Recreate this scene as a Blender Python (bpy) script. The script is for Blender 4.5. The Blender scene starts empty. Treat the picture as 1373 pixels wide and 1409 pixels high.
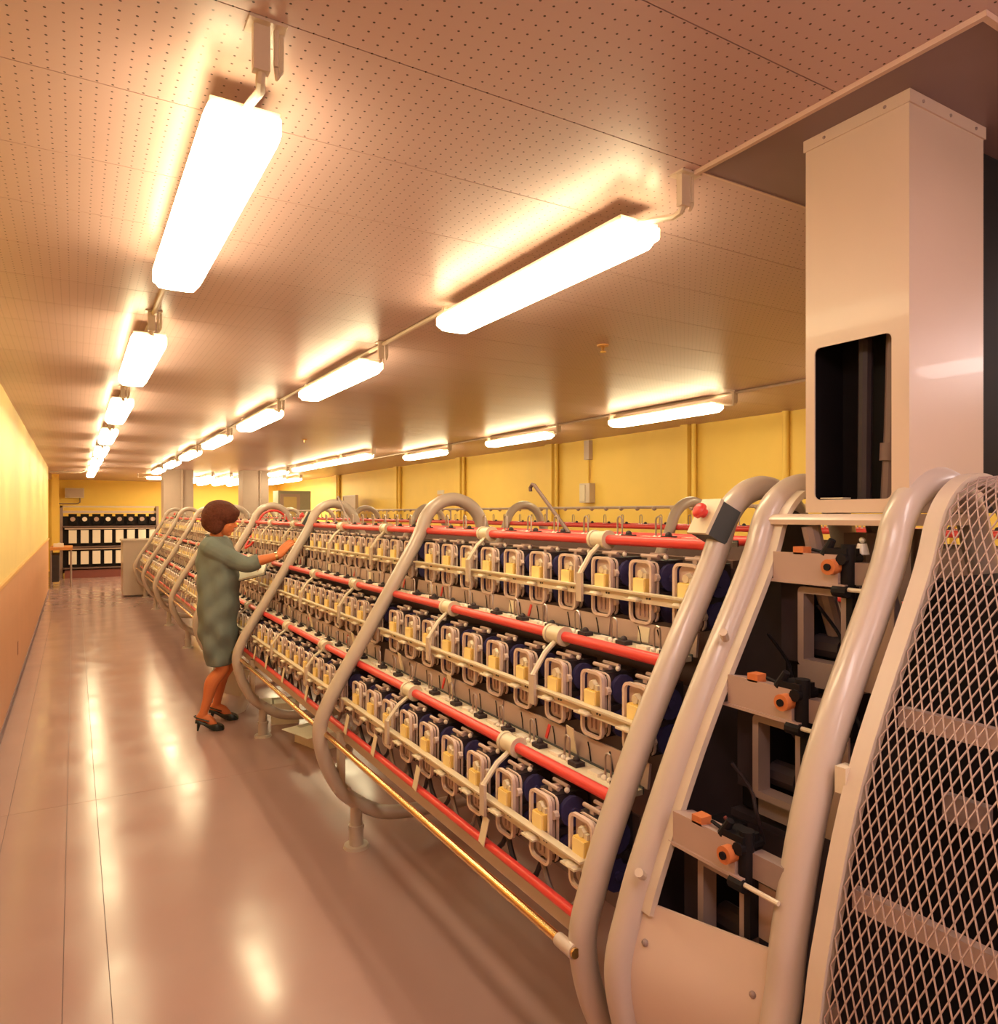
import bpy, bmesh, math, random
from mathutils import Vector, Matrix
random.seed(7)
PI = math.pi
S = bpy.context.scene
C = S.collection

# ------------------------------------------------------------------ camera
cam_d = bpy.data.cameras.new('camera'); cam = bpy.data.objects.new('camera', cam_d); C.objects.link(cam)
cam_d.sensor_fit = 'HORIZONTAL'; cam_d.sensor_width = 36; cam_d.lens = 36 * 990 / 1373
cam_d.shift_y = 0.0011; cam_d.clip_start = 0.02; cam_d.clip_end = 200
cam.location = (0, 0, 1.6); cam.rotation_euler = (PI / 2, 0, -math.radians(30.558))
S.camera = cam
# ------------------------------------------------------------------ world, exposure
w = bpy.data.worlds.new('world'); S.world = w; w.use_nodes = True
w.node_tree.nodes['Background'].inputs[0].default_value = (0.30, 0.22, 0.24, 1)
w.node_tree.nodes['Background'].inputs[1].default_value = 0.15
S.view_settings.view_transform = 'Standard'; S.view_settings.look = 'None'
S.view_settings.exposure = 0.25; S.view_settings.gamma = 1.0; S.view_settings.use_curve_mapping = False
LAMP_COLOR = (1.0, 0.85, 0.50); LAMP_STRENGTH = 18.5
NEAR_FILL_COLOR = (1.0, 0.82, 0.78)          # pinkish fill tint made up for the unseen lamps behind the camera

# ------------------------------------------------------------------ materials
def mat(name, col, rough=0.5, metal=0.0, var=0.08, scale=12.0, bump=0.0, bscale=80.0, emit=None, spec=0.5, coat=0.0, alpha=1.0, trans=0.0):
    m = bpy.data.materials.new(name); m.use_nodes = True
    nt = m.node_tree; b = nt.nodes['Principled BSDF']
    b.inputs['Roughness'].default_value = rough; b.inputs['Metallic'].default_value = metal
    b.inputs['Specular IOR Level'].default_value = spec
    b.inputs['Coat Weight'].default_value = coat
    b.inputs['Alpha'].default_value = alpha
    b.inputs['Transmission Weight'].default_value = trans
    g = nt.nodes.new('ShaderNodeNewGeometry')
    n = nt.nodes.new('ShaderNodeTexNoise'); n.inputs['Scale'].default_value = scale; n.inputs['Detail'].default_value = 4
    nt.links.new(g.outputs['Position'], n.inputs['Vector'])
    mx = nt.nodes.new('ShaderNodeMix'); mx.data_type = 'RGBA'
    nt.links.new(n.outputs['Fac'], mx.inputs[0])
    mx.inputs[6].default_value = (*[max(0, c * (1 - var)) for c in col], 1)
    mx.inputs[7].default_value = (*[min(1, c * (1 + var)) for c in col], 1)
    nt.links.new(mx.outputs[2], b.inputs['Base Color'])
    if bump:
        n2 = nt.nodes.new('ShaderNodeTexNoise'); n2.inputs['Scale'].default_value = bscale; n2.inputs['Detail'].default_value = 3
        nt.links.new(g.outputs['Position'], n2.inputs['Vector'])
        bp = nt.nodes.new('ShaderNodeBump'); bp.inputs['Strength'].default_value = bump; bp.inputs['Distance'].default_value = 0.01
        nt.links.new(n2.outputs['Fac'], bp.inputs['Height']); nt.links.new(bp.outputs['Normal'], b.inputs['Normal'])
    if emit:
        b.inputs['Emission Color'].default_value = (*emit[0], 1); b.inputs['Emission Strength'].default_value = emit[1]
    return m

M = {}
M['tube'] = mat('painted_tube', (0.50, 0.405, 0.345), 0.30, var=0.05, scale=5, coat=0.2)
M['beige'] = mat('beige_paint', (0.56, 0.45, 0.36), 0.4, var=0.06)
M['cream'] = mat('cream_metal', (0.66, 0.56, 0.42), 0.35, var=0.05)
M['mauve'] = mat('mauve_sheet', (0.42, 0.29, 0.25), 0.5, var=0.10, scale=9)
M['frameplastic'] = mat('pale_plastic_frame', (0.68, 0.52, 0.45), 0.25, var=0.05)
M['plate'] = mat('unit_front_plate', (0.48, 0.34, 0.30), 0.4, var=0.15, scale=40)
M['label_face'] = mat('pale_yellow_label', (0.90, 0.70, 0.30), 0.5, var=0.05)
M['dark'] = mat('dark_metal', (0.040, 0.027, 0.031), 0.55, var=0.3, spec=0.3)
M['black'] = mat('black_paint', (0.010, 0.0075, 0.009), 0.6, var=0.3, spec=0.15)
M['brown'] = mat('dark_brown_paint', (0.16, 0.095, 0.085), 0.55, var=0.15)  # dark brown of inner panels, shelf rails, hose and rod
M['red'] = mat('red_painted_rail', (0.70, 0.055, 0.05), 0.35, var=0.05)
M['yellow'] = mat('yellow_label', (0.85, 0.58, 0.16), 0.5, var=0.05)
M['blue'] = mat('blue_yarn', (0.055, 0.045, 0.15), 0.7, var=0.3, scale=60)
M['brass'] = mat('brass_rail', (0.85, 0.58, 0.26), 0.22, metal=1.0, var=0.05)
M['orange'] = mat('orange_part', (0.55, 0.16, 0.05), 0.45, var=0.08)
M['paper'] = mat('cream_paper', (0.74, 0.64, 0.48), 0.7, var=0.04)
M['white'] = mat('white_ceramic', (0.80, 0.72, 0.64), 0.3, var=0.03)
M['wire'] = mat('steel_wire', (0.42, 0.34, 0.29), 0.3, metal=0.5, var=0.05)
M['castiron'] = mat('grey_casting', (0.27, 0.19, 0.17), 0.45, var=0.12)
M['duct'] = mat('duct_sheet_paint', (0.60, 0.46, 0.37), 0.31, var=0.04, scale=4, coat=0.08)
M['ducttrim'] = mat('ceiling_trim_paint', (0.62, 0.44, 0.36), 0.4)
M['darkplate'] = mat('dark_ceiling_plate', (0.22, 0.145, 0.16), 0.45, var=0.06)
M['lampbody'] = mat('lamp_housing_paint', (0.62, 0.5, 0.40), 0.35)
M['diffuser'] = mat('lamp_diffuser', (0.9, 0.85, 0.7), 0.4, emit=(LAMP_COLOR, LAMP_STRENGTH))
M['diffuser_near_fill'] = mat('lamp_diffuser_near_fill', (0.9, 0.85, 0.8), 0.4, emit=(NEAR_FILL_COLOR, LAMP_STRENGTH))
M['wall_yellow'] = mat('yellow_wall_paint', (0.82, 0.56, 0.11), 0.55, var=0.06, scale=3, bump=0.08, bscale=60)
M['wall_cream'] = mat('cream_wall_paint', (0.82, 0.62, 0.24), 0.5, var=0.08, scale=2.5, bump=0.1, bscale=40)
M['wall_salmon'] = mat('salmon_wall_paint', (0.62, 0.30, 0.16), 0.45, var=0.07, scale=3, bump=0.08, bscale=60)
M['orange_trim'] = mat('orange_dado_paint', (0.72, 0.38, 0.12), 0.45)
M['baseboard'] = mat('dark_baseboard', (0.20, 0.12, 0.14), 0.5)
M['pillar'] = mat('grey_pillar_paint', (0.54, 0.42, 0.36), 0.6, var=0.05)
M['cabinet'] = mat('grey_green_cabinet', (0.42, 0.42, 0.32), 0.45)
M['glass'] = mat('cabinet_window', (0.75, 0.62, 0.30), 0.1)
M['bag'] = mat('white_plastic_sack', (0.84, 0.74, 0.66), 0.3, var=0.1, scale=14, bump=0.4, bscale=18)
M['card'] = mat('white_card', (0.90, 0.85, 0.68), 0.6, var=0.06)
M['wood'] = mat('orange_wood', (0.62, 0.25, 0.07), 0.5, var=0.12)
M['darkred'] = mat('dark_red_base', (0.22, 0.06, 0.05), 0.5)
M['greybox'] = mat('dark_grey_box', (0.055, 0.06, 0.065), 0.5)
M['skin'] = mat('skin', (0.66, 0.19, 0.065), 0.55, var=0.05)
M['hair'] = mat('brown_hair', (0.11, 0.03, 0.018), 0.75, var=0.45, scale=70, bump=0.5, bscale=120, spec=0.2)
M['smock'] = mat('green_grey_smock', (0.165, 0.19, 0.175), 0.8, var=0.12, scale=16, bump=0.15, bscale=220)
M['shoe'] = mat('dark_green_leather', (0.015, 0.022, 0.02), 0.25)
M['eye'] = mat('dark_eye', (0.03, 0.015, 0.012), 0.3)
M['lip'] = mat('lips', (0.55, 0.10, 0.06), 0.5)

# floor lino and perforated ceiling get their own node trees
def floor_mat():
    m = mat('lino_floor', (0.40, 0.25, 0.235), 0.2, var=0.07, scale=2.2)
    nt = m.node_tree; b = nt.nodes['Principled BSDF']
    g = nt.nodes.new('ShaderNodeNewGeometry')
    n = nt.nodes.new('ShaderNodeTexNoise'); n.inputs['Scale'].default_value = 3.0; n.inputs['Detail'].default_value = 5
    nt.links.new(g.outputs['Position'], n.inputs['Vector'])
    r = nt.nodes.new('ShaderNodeMapRange'); r.inputs[1].default_value = 0.3; r.inputs[2].default_value = 0.7
    r.inputs[3].default_value = 0.13; r.inputs[4].default_value = 0.24
    nt.links.new(n.outputs['Fac'], r.inputs[0]); nt.links.new(r.outputs[0], b.inputs['Roughness'])
    n2 = nt.nodes.new('ShaderNodeTexNoise'); n2.inputs['Scale'].default_value = 9.0; n2.inputs['Detail'].default_value = 3
    nt.links.new(g.outputs['Position'], n2.inputs['Vector'])
    bp = nt.nodes.new('ShaderNodeBump'); bp.inputs['Strength'].default_value = 0.02; bp.inputs['Distance'].default_value = 0.012
    nt.links.new(n2.outputs['Fac'], bp.inputs['Height']); nt.links.new(bp.outputs['Normal'], b.inputs['Normal'])
    b.inputs['Specular IOR Level'].default_value = 0.42
    return m
M['floor'] = floor_mat()

def ceil_mat():
    m = mat('perforated_ceiling_board', (0.53, 0.36, 0.345), 0.36, var=0.03, scale=2)
    nt = m.node_tree; b = nt.nodes['Principled BSDF']; L = nt.links
    src = b.inputs['Base Color'].links[0].from_socket
    g = nt.nodes.new('ShaderNodeNewGeometry')
    p = 0.0295
    def lattice(off):
        v = nt.nodes.new('ShaderNodeVectorMath'); v.operation = 'MULTIPLY_ADD'
        v.inputs[1].default_value = (1 / p, 1 / p, 0); v.inputs[2].default_value = (off, off, 0)
        L.new(g.outputs['Position'], v.inputs[0])
        f = nt.nodes.new('ShaderNodeVectorMath'); f.operation = 'FRACTION'; L.new(v.outputs[0], f.inputs[0])
        s = nt.nodes.new('ShaderNodeVectorMath'); s.operation = 'SUBTRACT'; s.inputs[1].default_value = (0.5, 0.5, 0)
        L.new(f.outputs[0], s.inputs[0])
        q = nt.nodes.new('ShaderNodeVectorMath'); q.operation = 'MULTIPLY'; q.inputs[1].default_value = (1, 1, 0)
        L.new(s.outputs[0], q.inputs[0])
        l = nt.nodes.new('ShaderNodeVectorMath'); l.operation = 'LENGTH'; L.new(q.outputs[0], l.inputs[0])
        return l.outputs['Value']
    a = lattice(0.08)
    lt = nt.nodes.new('ShaderNodeMath'); lt.operation = 'LESS_THAN'; lt.inputs[1].default_value = 0.088; L.new(a, lt.inputs[0])
    mx = nt.nodes.new('ShaderNodeMix'); mx.data_type = 'RGBA'
    L.new(lt.outputs[0], mx.inputs[0]); L.new(src, mx.inputs[6]); mx.inputs[7].default_value = (0.05, 0.02, 0.015, 1)
    L.new(mx.outputs[2], b.inputs['Base Color'])
    return m
M['ceiling'] = ceil_mat()

# ------------------------------------------------------------------ mesh builder
class MB:
    def __init__(self): self.v = []; self.f = []; self.mi = []; self.m = 0
    def add(self, vs, fs):
        o = len(self.v); self.v += [tuple(p) for p in vs]
        for f in fs: self.f.append(tuple(i + o for i in f)); self.mi.append(self.m)
        return self
    def box(self, x0, x1, y0, y1, z0, z1, mtx=None):
        vs = [Vector((x, y, z)) for x in (x0, x1) for y in (y0, y1) for z in (z0, z1)]
        if mtx: vs = [mtx @ p for p in vs]
        return self.add(vs, [(0, 1, 3, 2), (4, 6, 7, 5), (0, 4, 5, 1), (2, 3, 7, 6), (0, 2, 6, 4), (1, 5, 7, 3)])
    def cyl(self, p0, p1, r0, r1=None, n=12, caps=True):
        p0 = Vector(p0); p1 = Vector(p1); r1 = r0 if r1 is None else r1
        d = (p1 - p0).normalized(); a = d.orthogonal().normalized(); b = d.cross(a)
        vs = []
        for p, r in ((p0, r0), (p1, r1)):
            vs += [p + (a * math.cos(2 * PI * k / n) + b * math.sin(2 * PI * k / n)) * r for k in range(n)]
        fs = [(k, (k + 1) % n, n + (k + 1) % n, n + k) for k in range(n)]
        if caps: fs += [tuple(range(n - 1, -1, -1)), tuple(range(n, 2 * n))]
        return self.add(vs, fs)
    def tube(self, path, r, n=8, closed=False, radii=None):
        P = [Vector(p) for p in path]; N = len(P); vs = []; fs = []
        t0 = (P[1] - P[0]).normalized(); a = t0.orthogonal().normalized()
        for i in range(N):
            if closed: t = (P[(i + 1) % N] - P[i - 1]).normalized()
            else: t = (P[min(i + 1, N - 1)] - P[max(i - 1, 0)]).normalized()
            a = (a - t * a.dot(t)).normalized(); b = t.cross(a); rr = radii[i] if radii else r
            vs += [P[i] + (a * math.cos(2 * PI * k / n) + b * math.sin(2 * PI * k / n)) * rr for k in range(n)]
        for i in range(N if closed else N - 1):
            j = (i + 1) % N
            fs += [(i * n + k, i * n + (k + 1) % n, j * n + (k + 1) % n, j * n + k) for k in range(n)]
        if not closed: fs += [tuple(range(n - 1, -1, -1)), tuple(range((N - 1) * n, N * n))]
        return self.add(vs, fs)
    def sphere(self, c, rx, ry=None, rz=None, nu=12, nv=8, mtx=None):
        ry = rx if ry is None else ry; rz = rx if rz is None else rz; c = Vector(c)
        pts = [Vector((0, 0, rz))]
        for i in range(1, nv):
            th = PI * i / nv
            pts += [Vector((rx * math.sin(th) * math.cos(2 * PI * j / nu), ry * math.sin(th) * math.sin(2 * PI * j / nu), rz * math.cos(th))) for j in range(nu)]
        pts.append(Vector((0, 0, -rz)))
        if mtx: pts = [mtx @ p for p in pts]
        fs = [(0, 1 + j, 1 + (j + 1) % nu) for j in range(nu)]
        for i in range(nv - 2):
            a, b = 1 + i * nu, 1 + (i + 1) * nu
            fs += [(a + j, b + j, b + (j + 1) % nu, a + (j + 1) % nu) for j in range(nu)]
        e = len(pts) - 1; a = 1 + (nv - 2) * nu
        fs += [(e, a + (j + 1) % nu, a + j) for j in range(nu)]
        return self.add([p + c for p in pts], fs)
    def ring_yz(self, y0, y1, z0, z1, rad, wd, x0, x1, n=5):
        """rounded rectangular ring lying in the YZ plane"""
        def rr(y0, y1, z0, z1, r):
            out = []
            for cy, cz, a0 in ((y1 - r, z1 - r, 0), (y0 + r, z1 - r, PI / 2), (y0 + r, z0 + r, PI), (y1 - r, z0 + r, 1.5 * PI)):
                out += [(cy + r * math.cos(a0 + k * PI / 2 / (n - 1)), cz + r * math.sin(a0 + k * PI / 2 / (n - 1))) for k in range(n)]
            return out
        o = rr(y0, y1, z0, z1, rad); i = rr(y0 + wd, y1 - wd, z0 + wd, z1 - wd, max(rad - wd, 0.002)); K = len(o)
        vs = [(x0, *p) for p in o] + [(x0, *p) for p in i] + [(x1, *p) for p in o] + [(x1, *p) for p in i]
        fs = []
        for k in range(K):
            l = (k + 1) % K
            fs += [(k, K + k, K + l, l), (2 * K + k, 2 * K + l, 3 * K + l, 3 * K + k), (k, l, 2 * K + l, 2 * K + k), (K + k, 3 * K + k, 3 * K + l, K + l)]
        return self.add(vs, fs)
    def plate_yz(self, y0, y1, z0, z1, rad, x0, x1, n=5):
        out = []
        for cy, cz, a0 in ((y1 - rad, z1 - rad, 0), (y0 + rad, z1 - rad, PI / 2), (y0 + rad, z0 + rad, PI), (y1 - rad, z0 + rad, 1.5 * PI)):
            out += [(cy + rad * math.cos(a0 + k * PI / 2 / (n - 1)), cz + rad * math.sin(a0 + k * PI / 2 / (n - 1))) for k in range(n)]
        K = len(out); vs = [(x0, *p) for p in out] + [(x1, *p) for p in out]
        return self.add(vs, [tuple(range(K - 1, -1, -1)), tuple(range(K, 2 * K))] + [(k, (k + 1) % K, K + (k + 1) % K, K + k) for k in range(K)])
    def prism(self, poly, y0, y1):
        """polygon in XZ, extruded along Y"""
        K = len(poly); vs = [(x, y0, z) for x, z in poly] + [(x, y1, z) for x, z in poly]
        return self.add(vs, [tuple(range(K)), tuple(range(2 * K - 1, K - 1, -1))] + [(k, K + k, K + (k + 1) % K, (k + 1) % K) for k in range(K)])
    def merge(self, other, mi): 
        self.m = mi; self.add(other.v, other.f); return self
    def mesh(self, name, mats, smooth=True, angle=35):
        me = bpy.data.meshes.new(name); me.from_pydata(self.v, [], self.f); me.update()
        bm = bmesh.new(); bm.from_mesh(me); bmesh.ops.recalc_face_normals(bm, faces=bm.faces); bm.to_mesh(me); bm.free()
        for k in (mats if isinstance(mats, (list, tuple)) else [mats]): me.materials.append(M[k])
        me.polygons.foreach_set('material_index', self.mi)
        if smooth:
            me.polygons.foreach_set('use_smooth', [True] * len(me.polygons)); me.set_sharp_from_angle(angle=math.radians(angle))
        return me
    def build(self, name, mats, parent=None, loc=(0, 0, 0), rot=(0, 0, 0), **k):
        return link(name, self.mesh(name, mats, **k), parent, loc, rot)

def link(name, me, parent=None, loc=(0, 0, 0), rot=(0, 0, 0)):
    o = bpy.data.objects.new(name, me); C.objects.link(o)
    o.parent = parent; o.location = loc; o.rotation_euler = rot
    return o
def tag(o, label=None, cat=None, group=None, kind=None):
    if label: o['label'] = label
    if cat: o['category'] = cat
    if group: o['group'] = group
    if kind: o['kind'] = kind
    return o
def thing(name, label, cat, loc=(0, 0, 0), rz=0, group=None):
    o = bpy.data.objects.new(name, None); C.objects.link(o); o.location = loc; o.rotation_euler = (0, 0, rz)
    o.empty_display_size = 0.1
    return tag(o, label, cat, group)
def struct(name, mb, m, parent=None, label=None, **k):
    o = mb.build(name, m, parent, **k)
    if parent is None: o['kind'] = 'structure'
    if label: o['label'] = label
    return o
def copy_tree(o, parent=None):
    c = o.copy(); C.objects.link(c); c.parent = parent
    for ch in o.children: copy_tree(ch, c)
    return c
def smoothstep(t): t = max(0, min(1, t)); return t * t * (3 - 2 * t)
def catmull(P, n=6, closed=True):
    out = []; N = len(P)
    for i in range(N if closed else N - 1):
        g = (lambda k: P[k % N]) if closed else (lambda k: P[max(0, min(N - 1, k))])
        p0, p1, p2, p3 = g(i - 1), g(i), g(i + 1), g(i + 2)
        for k in range(n):
            t = k / n
            out.append(tuple(0.5 * (2 * b + (c - a) * t + (2 * a - 5 * b + 4 * c - d) * t * t + (3 * b - a - 3 * c + d) * t ** 3) for a, b, c, d in zip(p0, p1, p2, p3)))
    if not closed: out.append(tuple(P[-1]))
    return out

# ------------------------------------------------------------------ the room
XL, XR, YN, YF, H = -0.45, 5.55, -5.6, 23.2, 2.52
fl = struct('floor', MB().box(-1.9, XR + 0.1, YN - 0.1, YF + 0.1, -0.08, -0.006), 'baseboard', label='glossy pinkish lino floor')
edges = [XL, -0.30, -0.033, 0.105, 1.95, 3.75, XR]
for a, b in zip(edges[:-1], edges[1:]):
    for y0, y1 in ((YN, 4.6), (4.6, 11.4), (11.4, 17.1), (17.1, YF)):
        MB().box(a + 0.0012, b - 0.0012, y0 + 0.0010, y1 - 0.0010, -0.006, 0.0).build('lino_sheet', 'floor', fl, smooth=False)
MB().box(-1.6, XL - 0.001, 17.1, YF, -0.006, 0.0).build('lino_sheet', 'floor', fl, smooth=False)

ce = struct('ceiling', MB().box(-1.9, XR + 0.1, YN - 0.1, YF + 0.1, H + 0.012, H + 0.08), 'dark', label='perforated ceiling boards in a suspended ceiling')
pitch = 0.39; y = 0.98 - pitch * 17; pm = MB().box(-1.6, XR, 0.0015, pitch - 0.0015, 0, 0.012).mesh('ceiling_board', 'ceiling', smooth=False)
while y < YF:
    link('ceiling_board', pm, ce, (0, y, H)); y += pitch

wl = struct('wall_left', MB().box(XL - 0.15, XL, YN, 17.1, 1.10, H), 'wall_cream', label='cream upper wall beside the aisle')
MB().box(XL - 0.15, XL + 0.004, YN, 17.1, 0.0, 1.075).build('lower_panel', 'wall_salmon', wl)
MB().box(XL - 0.004, XL + 0.006, 7.9, 7.98, 0.30, 0.42).build('wall_socket', 'darkred', wl)
struct('trim_1', MB().box(XL - 0.1, XL + 0.022, YN, 17.1, 1.075, 1.10), 'orange_trim', label='orange dado rail on the left wall')
struct('baseboard_left', MB().box(XL - 0.1, XL + 0.012, YN, 17.1, 0, 0.06), 'baseboard', label='dark baseboard of the left wall')
struct('wall_recess', MB().box(-1.75, -1.6, 17.0, YF, 0, H).box(-1.75, XL - 0.15, 16.95, 17.1, 0, H), 'wall_yellow', label='yellow walls of the recess at the aisle end')
wr = struct('wall_right', MB().box(XR, XR + 0.15, YN, YF, 0, H), 'wall_yellow', label='yellow wall along the far side of the hall')
for py, wd in ((2.9, 0.14), (5.47, 0.10), (7.96, 0.16), (10.6, 0.16), (13.3, 0.16), (17.1, 0.22)):
    MB().box(XR - 0.09, XR + 0.01, py - wd / 2, py + wd / 2, 0, H).build('pilaster', 'wall_yellow', wr)
    MB().cyl((XR - 0.045, py - wd / 2 - 0.05, 0), (XR - 0.045, py - wd / 2 - 0.05, H), 0.025).build('downpipe', 'wall_yellow', wr)
MB().cyl((XR - 0.03, 4.27, 0), (XR - 0.03, 4.27, H), 0.03).build('downpipe', 'wall_yellow', wr)
struct('wall_back', MB().box(-1.75, XR + 0.15, YF, YF + 0.15, 0, H), 'wall_yellow', label='yellow end wall of the hall')
struct('wall_front', MB().box(-1.75, XR + 0.15, YN - 0.15, YN, 0, H), 'wall_cream', label='wall behind the photographer')
po = struct('pillar', MB().box(-0.457, -0.31, 19.95, 20.1, 0, H), 'wall_yellow', label='slim yellow post at the aisle end')
for x0, x1, y0 in ((1.62, 2.20, 16.6), (3.12, 3.66, 16.1)):
    p = struct('pillar', MB().box(x0, x1, y0, y0 + 0.5, 0, H), 'pillar', label='grey square pillar behind the machines')
    xx = x0 + 0.36
    MB().cyl((xx, y0 - 0.03, 1.2), (xx, y0 - 0.03, H), 0.022, n=8).build('conduit', 'pillar', p)
    MB().box(xx - 0.03, xx + 0.03, y0 - 0.05, y0, 1.9, 1.92).build('pipe_clip', 'beige', p)

# ------------------------------------------------------------------ ceiling lights
LZB, LZT, LL, LW = 2.385, 2.462, 1.24, 0.155
def lamp_meshes():
    d = MB()
    hw, L = LW / 2, LL
    prof = [(-hw, 0.062), (-hw, 0.03), (-hw + 0.02, 0.006), (-hw + 0.045, 0), (hw - 0.045, 0), (hw - 0.02, 0.006), (hw, 0.03), (hw, 0.062)]
    ys = [(0, 0.90, 0.035), (0.008, 0.95, 0.018), (0.03, 0.98, 0.004), (0.06, 1, 0), (L - 0.06, 1, 0), (L - 0.03, 0.98, 0.004), (L - 0.008, 0.95, 0.018), (L, 0.90, 0.035)]
    vs = []; K = len(prof)
    for yy, sc, up in ys: vs += [(x * sc, yy, max(z, up) if z < 0.06 else z) for x, z in prof]
    fs = []
    for i in range(len(ys) - 1): fs += [(i * K + k, i * K + k + 1, (i + 1) * K + k + 1, (i + 1) * K + k) for k in range(K - 1)]
    fs += [tuple(range(K)), tuple(range((len(ys) - 1) * K + K - 1, (len(ys) - 1) * K - 1, -1))]
    d.add(vs, fs)
    h = MB().box(-0.0715, 0.0715, 0.01, L - 0.01, 0.0625, 0.078)
    return d.mesh('diffuser', 'diffuser', angle=60), h.mesh('housing', 'lampbody'), d.mesh('diffuser', 'diffuser_near_fill', angle=60)
DM, HM, DC = lamp_meshes()
def bracket_mesh():
    b = MB().box(-0.024, 0.006, -0.185, -0.165, 0.045, H - LZB)
    b.box(-0.035, 0.035, -0.20, -0.15, H - LZB - 0.006, H - LZB)
    b.tube([(-0.008, -0.175, 0.055), (-0.008, -0.165, 0.035), (0, -0.13, 0.035), (0, -0.05, 0.055), (0, 0.03, 0.07)], 0.009, 8)
    b.cyl((0.018, -0.18, 0.06), (0.018, -0.18, H - LZB), 0.005, n=6).cyl((0.030, -0.17, 0.06), (0.030, -0.17, H - LZB), 0.005, n=6)
    b.tube([(0.018, -0.18, 0.06), (0.022, -0.17, 0.045), (0.030, -0.17, 0.06)], 0.005, 6)
    return b.mesh('bracket', 'lampbody')
BM = bracket_mesh()
def bracket_far():
    b = MB().box(-0.018, 0.018, LL + 0.03, LL + 0.055, 0.04, H - LZB)
    b.tube([(0, LL + 0.045, 0.05), (0, LL + 0.02, 0.045), (0, LL - 0.03, 0.066)], 0.009, 8)
    return b.mesh('bracket', 'lampbody')
BF = bracket_far()
def lamp(x, y0, label, group, rz=0):
    dm = DC if y0 < 1 else DM
    t = thing('ceiling_light', label, 'light', (x, y0, LZB), rz, group)
    link('diffuser', dm, t); link('housing', HM, t); link('bracket', BM, t); link('bracket', BF, t)
ORD = ['first', 'second', 'third', 'fourth', 'fifth', 'sixth', 'seventh', 'eighth', 'ninth', 'tenth', 'eleventh']
F_ = 'glowing fluorescent ceiling light far back beyond the grey pillars'
for i in range(11): lamp(0.312, 1.57 + 2.23 * (7 - i), ORD[i] + ' glowing aisle ceiling light, counted from the bobbin machine at the aisle end', 'lights over the aisle')
for i in range(9): lamp(1.43, 1.60 + 2.23 * (i if i < 7 else 5.84 - i if i == 7 else 6 - i), (ORD[i] + ' glowing ceiling light over the machine front, counted away from the duct') if i < 7 else 'glowing ceiling light behind the duct, over the empty end of the hall', 'lights over the machine front')
for i, y0 in enumerate((3.95, 6.25, 8.75)): lamp(4.30, y0, ORD[i] + ' glowing ceiling light in the row along the yellow wall, counted from the duct', 'lights along the yellow wall')
for y0 in (1.6, -0.6, -2.8): lamp(4.30, y0, 'glowing ceiling light along the yellow wall, hidden behind the duct', 'lights along the yellow wall')
for i, y0 in enumerate((9.85, 11.15, 12.6, 14.6)): lamp(3.65, y0, ORD[i] + ' glowing ceiling light in the row over the second machine, counted towards the grey pillars', 'lights over the second machine')
for x in (2.7, 3.1, 3.5, 3.9, 4.3, 4.7):
    for y0 in (17.5, 19.2, 20.9): lamp(x, y0, F_, 'lights at the far end of the hall')
lamp(1.45, 18.6, 'single ceiling light turned crosswise, half hidden by the grey pillar', 'light', rz=-PI / 2)
def conduit(name, pts, r, m, label):
    tag(MB().tube(pts, r, 8).build(name, m), label, 'conduit')
conduit('electrical_conduit', [(1.43, 2.86, H - 0.012), (1.43, 17, H - 0.012)], 0.011, 'lampbody', 'thin conduit running along the ceiling over the machine-front lights')
conduit('electrical_conduit', [(0.312, 2.83, H - 0.012), (0.312, 18.4, H - 0.012)], 0.011, 'lampbody', 'thin conduit running along the ceiling over the aisle lights')
conduit('electrical_conduit', [(4.30, 1.0, H - 0.012), (4.30, 15.5, H - 0.012)], 0.011, 'lampbody', 'thin conduit running along the ceiling over the wall-side lights')
for x, y0, lb in ((2.49, 3.1, 'small brass sprinkler rosette on the ceiling between the near lights'), (2.47, 8.95, 'small brass sprinkler rosette on the ceiling before the grey pillars')):
    t = thing('sprinkler', lb, 'sprinkler', (x, y0, H))
    MB().cyl((0, 0, 0), (0, 0, -0.008), 0.034, 0.03, 16).build('rosette', 'orange_trim', t)
    MB().cyl((0, 0, -0.008), (0, 0, -0.035), 0.010, 0.008, 8).cyl((0, 0, -0.035), (0, 0, -0.039), 0.018, n=12).build('nozzle', 'brass', t)

# ------------------------------------------------------------------ wall fittings on the right wall
t = thing('switch_box', 'beige switch box with pale cover on the yellow wall', 'switch box', (XR, 7.16, 1.85))
MB().box(-0.09, -0.001, -0.10, 0.10, -0.12, 0.12).build('body', 'beige', t)
MB().box(-0.10, -0.09, -0.02, 0.09, -0.10, 0.10).build('cover', 'cream', t)
MB().cyl((-0.03, 0, 0.121), (-0.03, 0, 0.405), 0.018).build('conduit', 'wall_yellow', t)
tag(MB().box(-0.06, -0.001, -0.05, 0.05, -0.12, 0.12).build('junction_box', 'pillar', loc=(XR, 7.16, 2.385)), 'grey junction box high on the yellow wall above switch box', 'box')
t = thing('wall_plaque', 'small brown plaque on the yellow wall', 'plaque', (XR, 11.4, 1.93))
MB().box(-0.012, -0.001, -0.13, 0.13, -0.07, 0.07).build('plate', 'cream', t); MB().box(-0.016, -0.012, -0.12, 0.12, -0.065, 0.0).build('lower_band', 'orange_trim', t)
t = thing('wall_panel', 'pale grey panel board standing before the yellow wall', 'panel', (5.2, 15.2, 0))
MB().box(-0.02, 0.02, -0.4, 0.4, 1.35, 1.97).build('board', 'pillar', t); MB().ring_yz(-0.42, 0.42, 1.33, 1.99, 0.02, 0.03, -0.035, 0.03).build('board_frame', 'beige', t)
for yy in (-0.35, 0.35): MB().box(-0.02, 0.02, yy - 0.02, yy + 0.02, 0, 1.35).build('post', 'beige', t)

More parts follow.
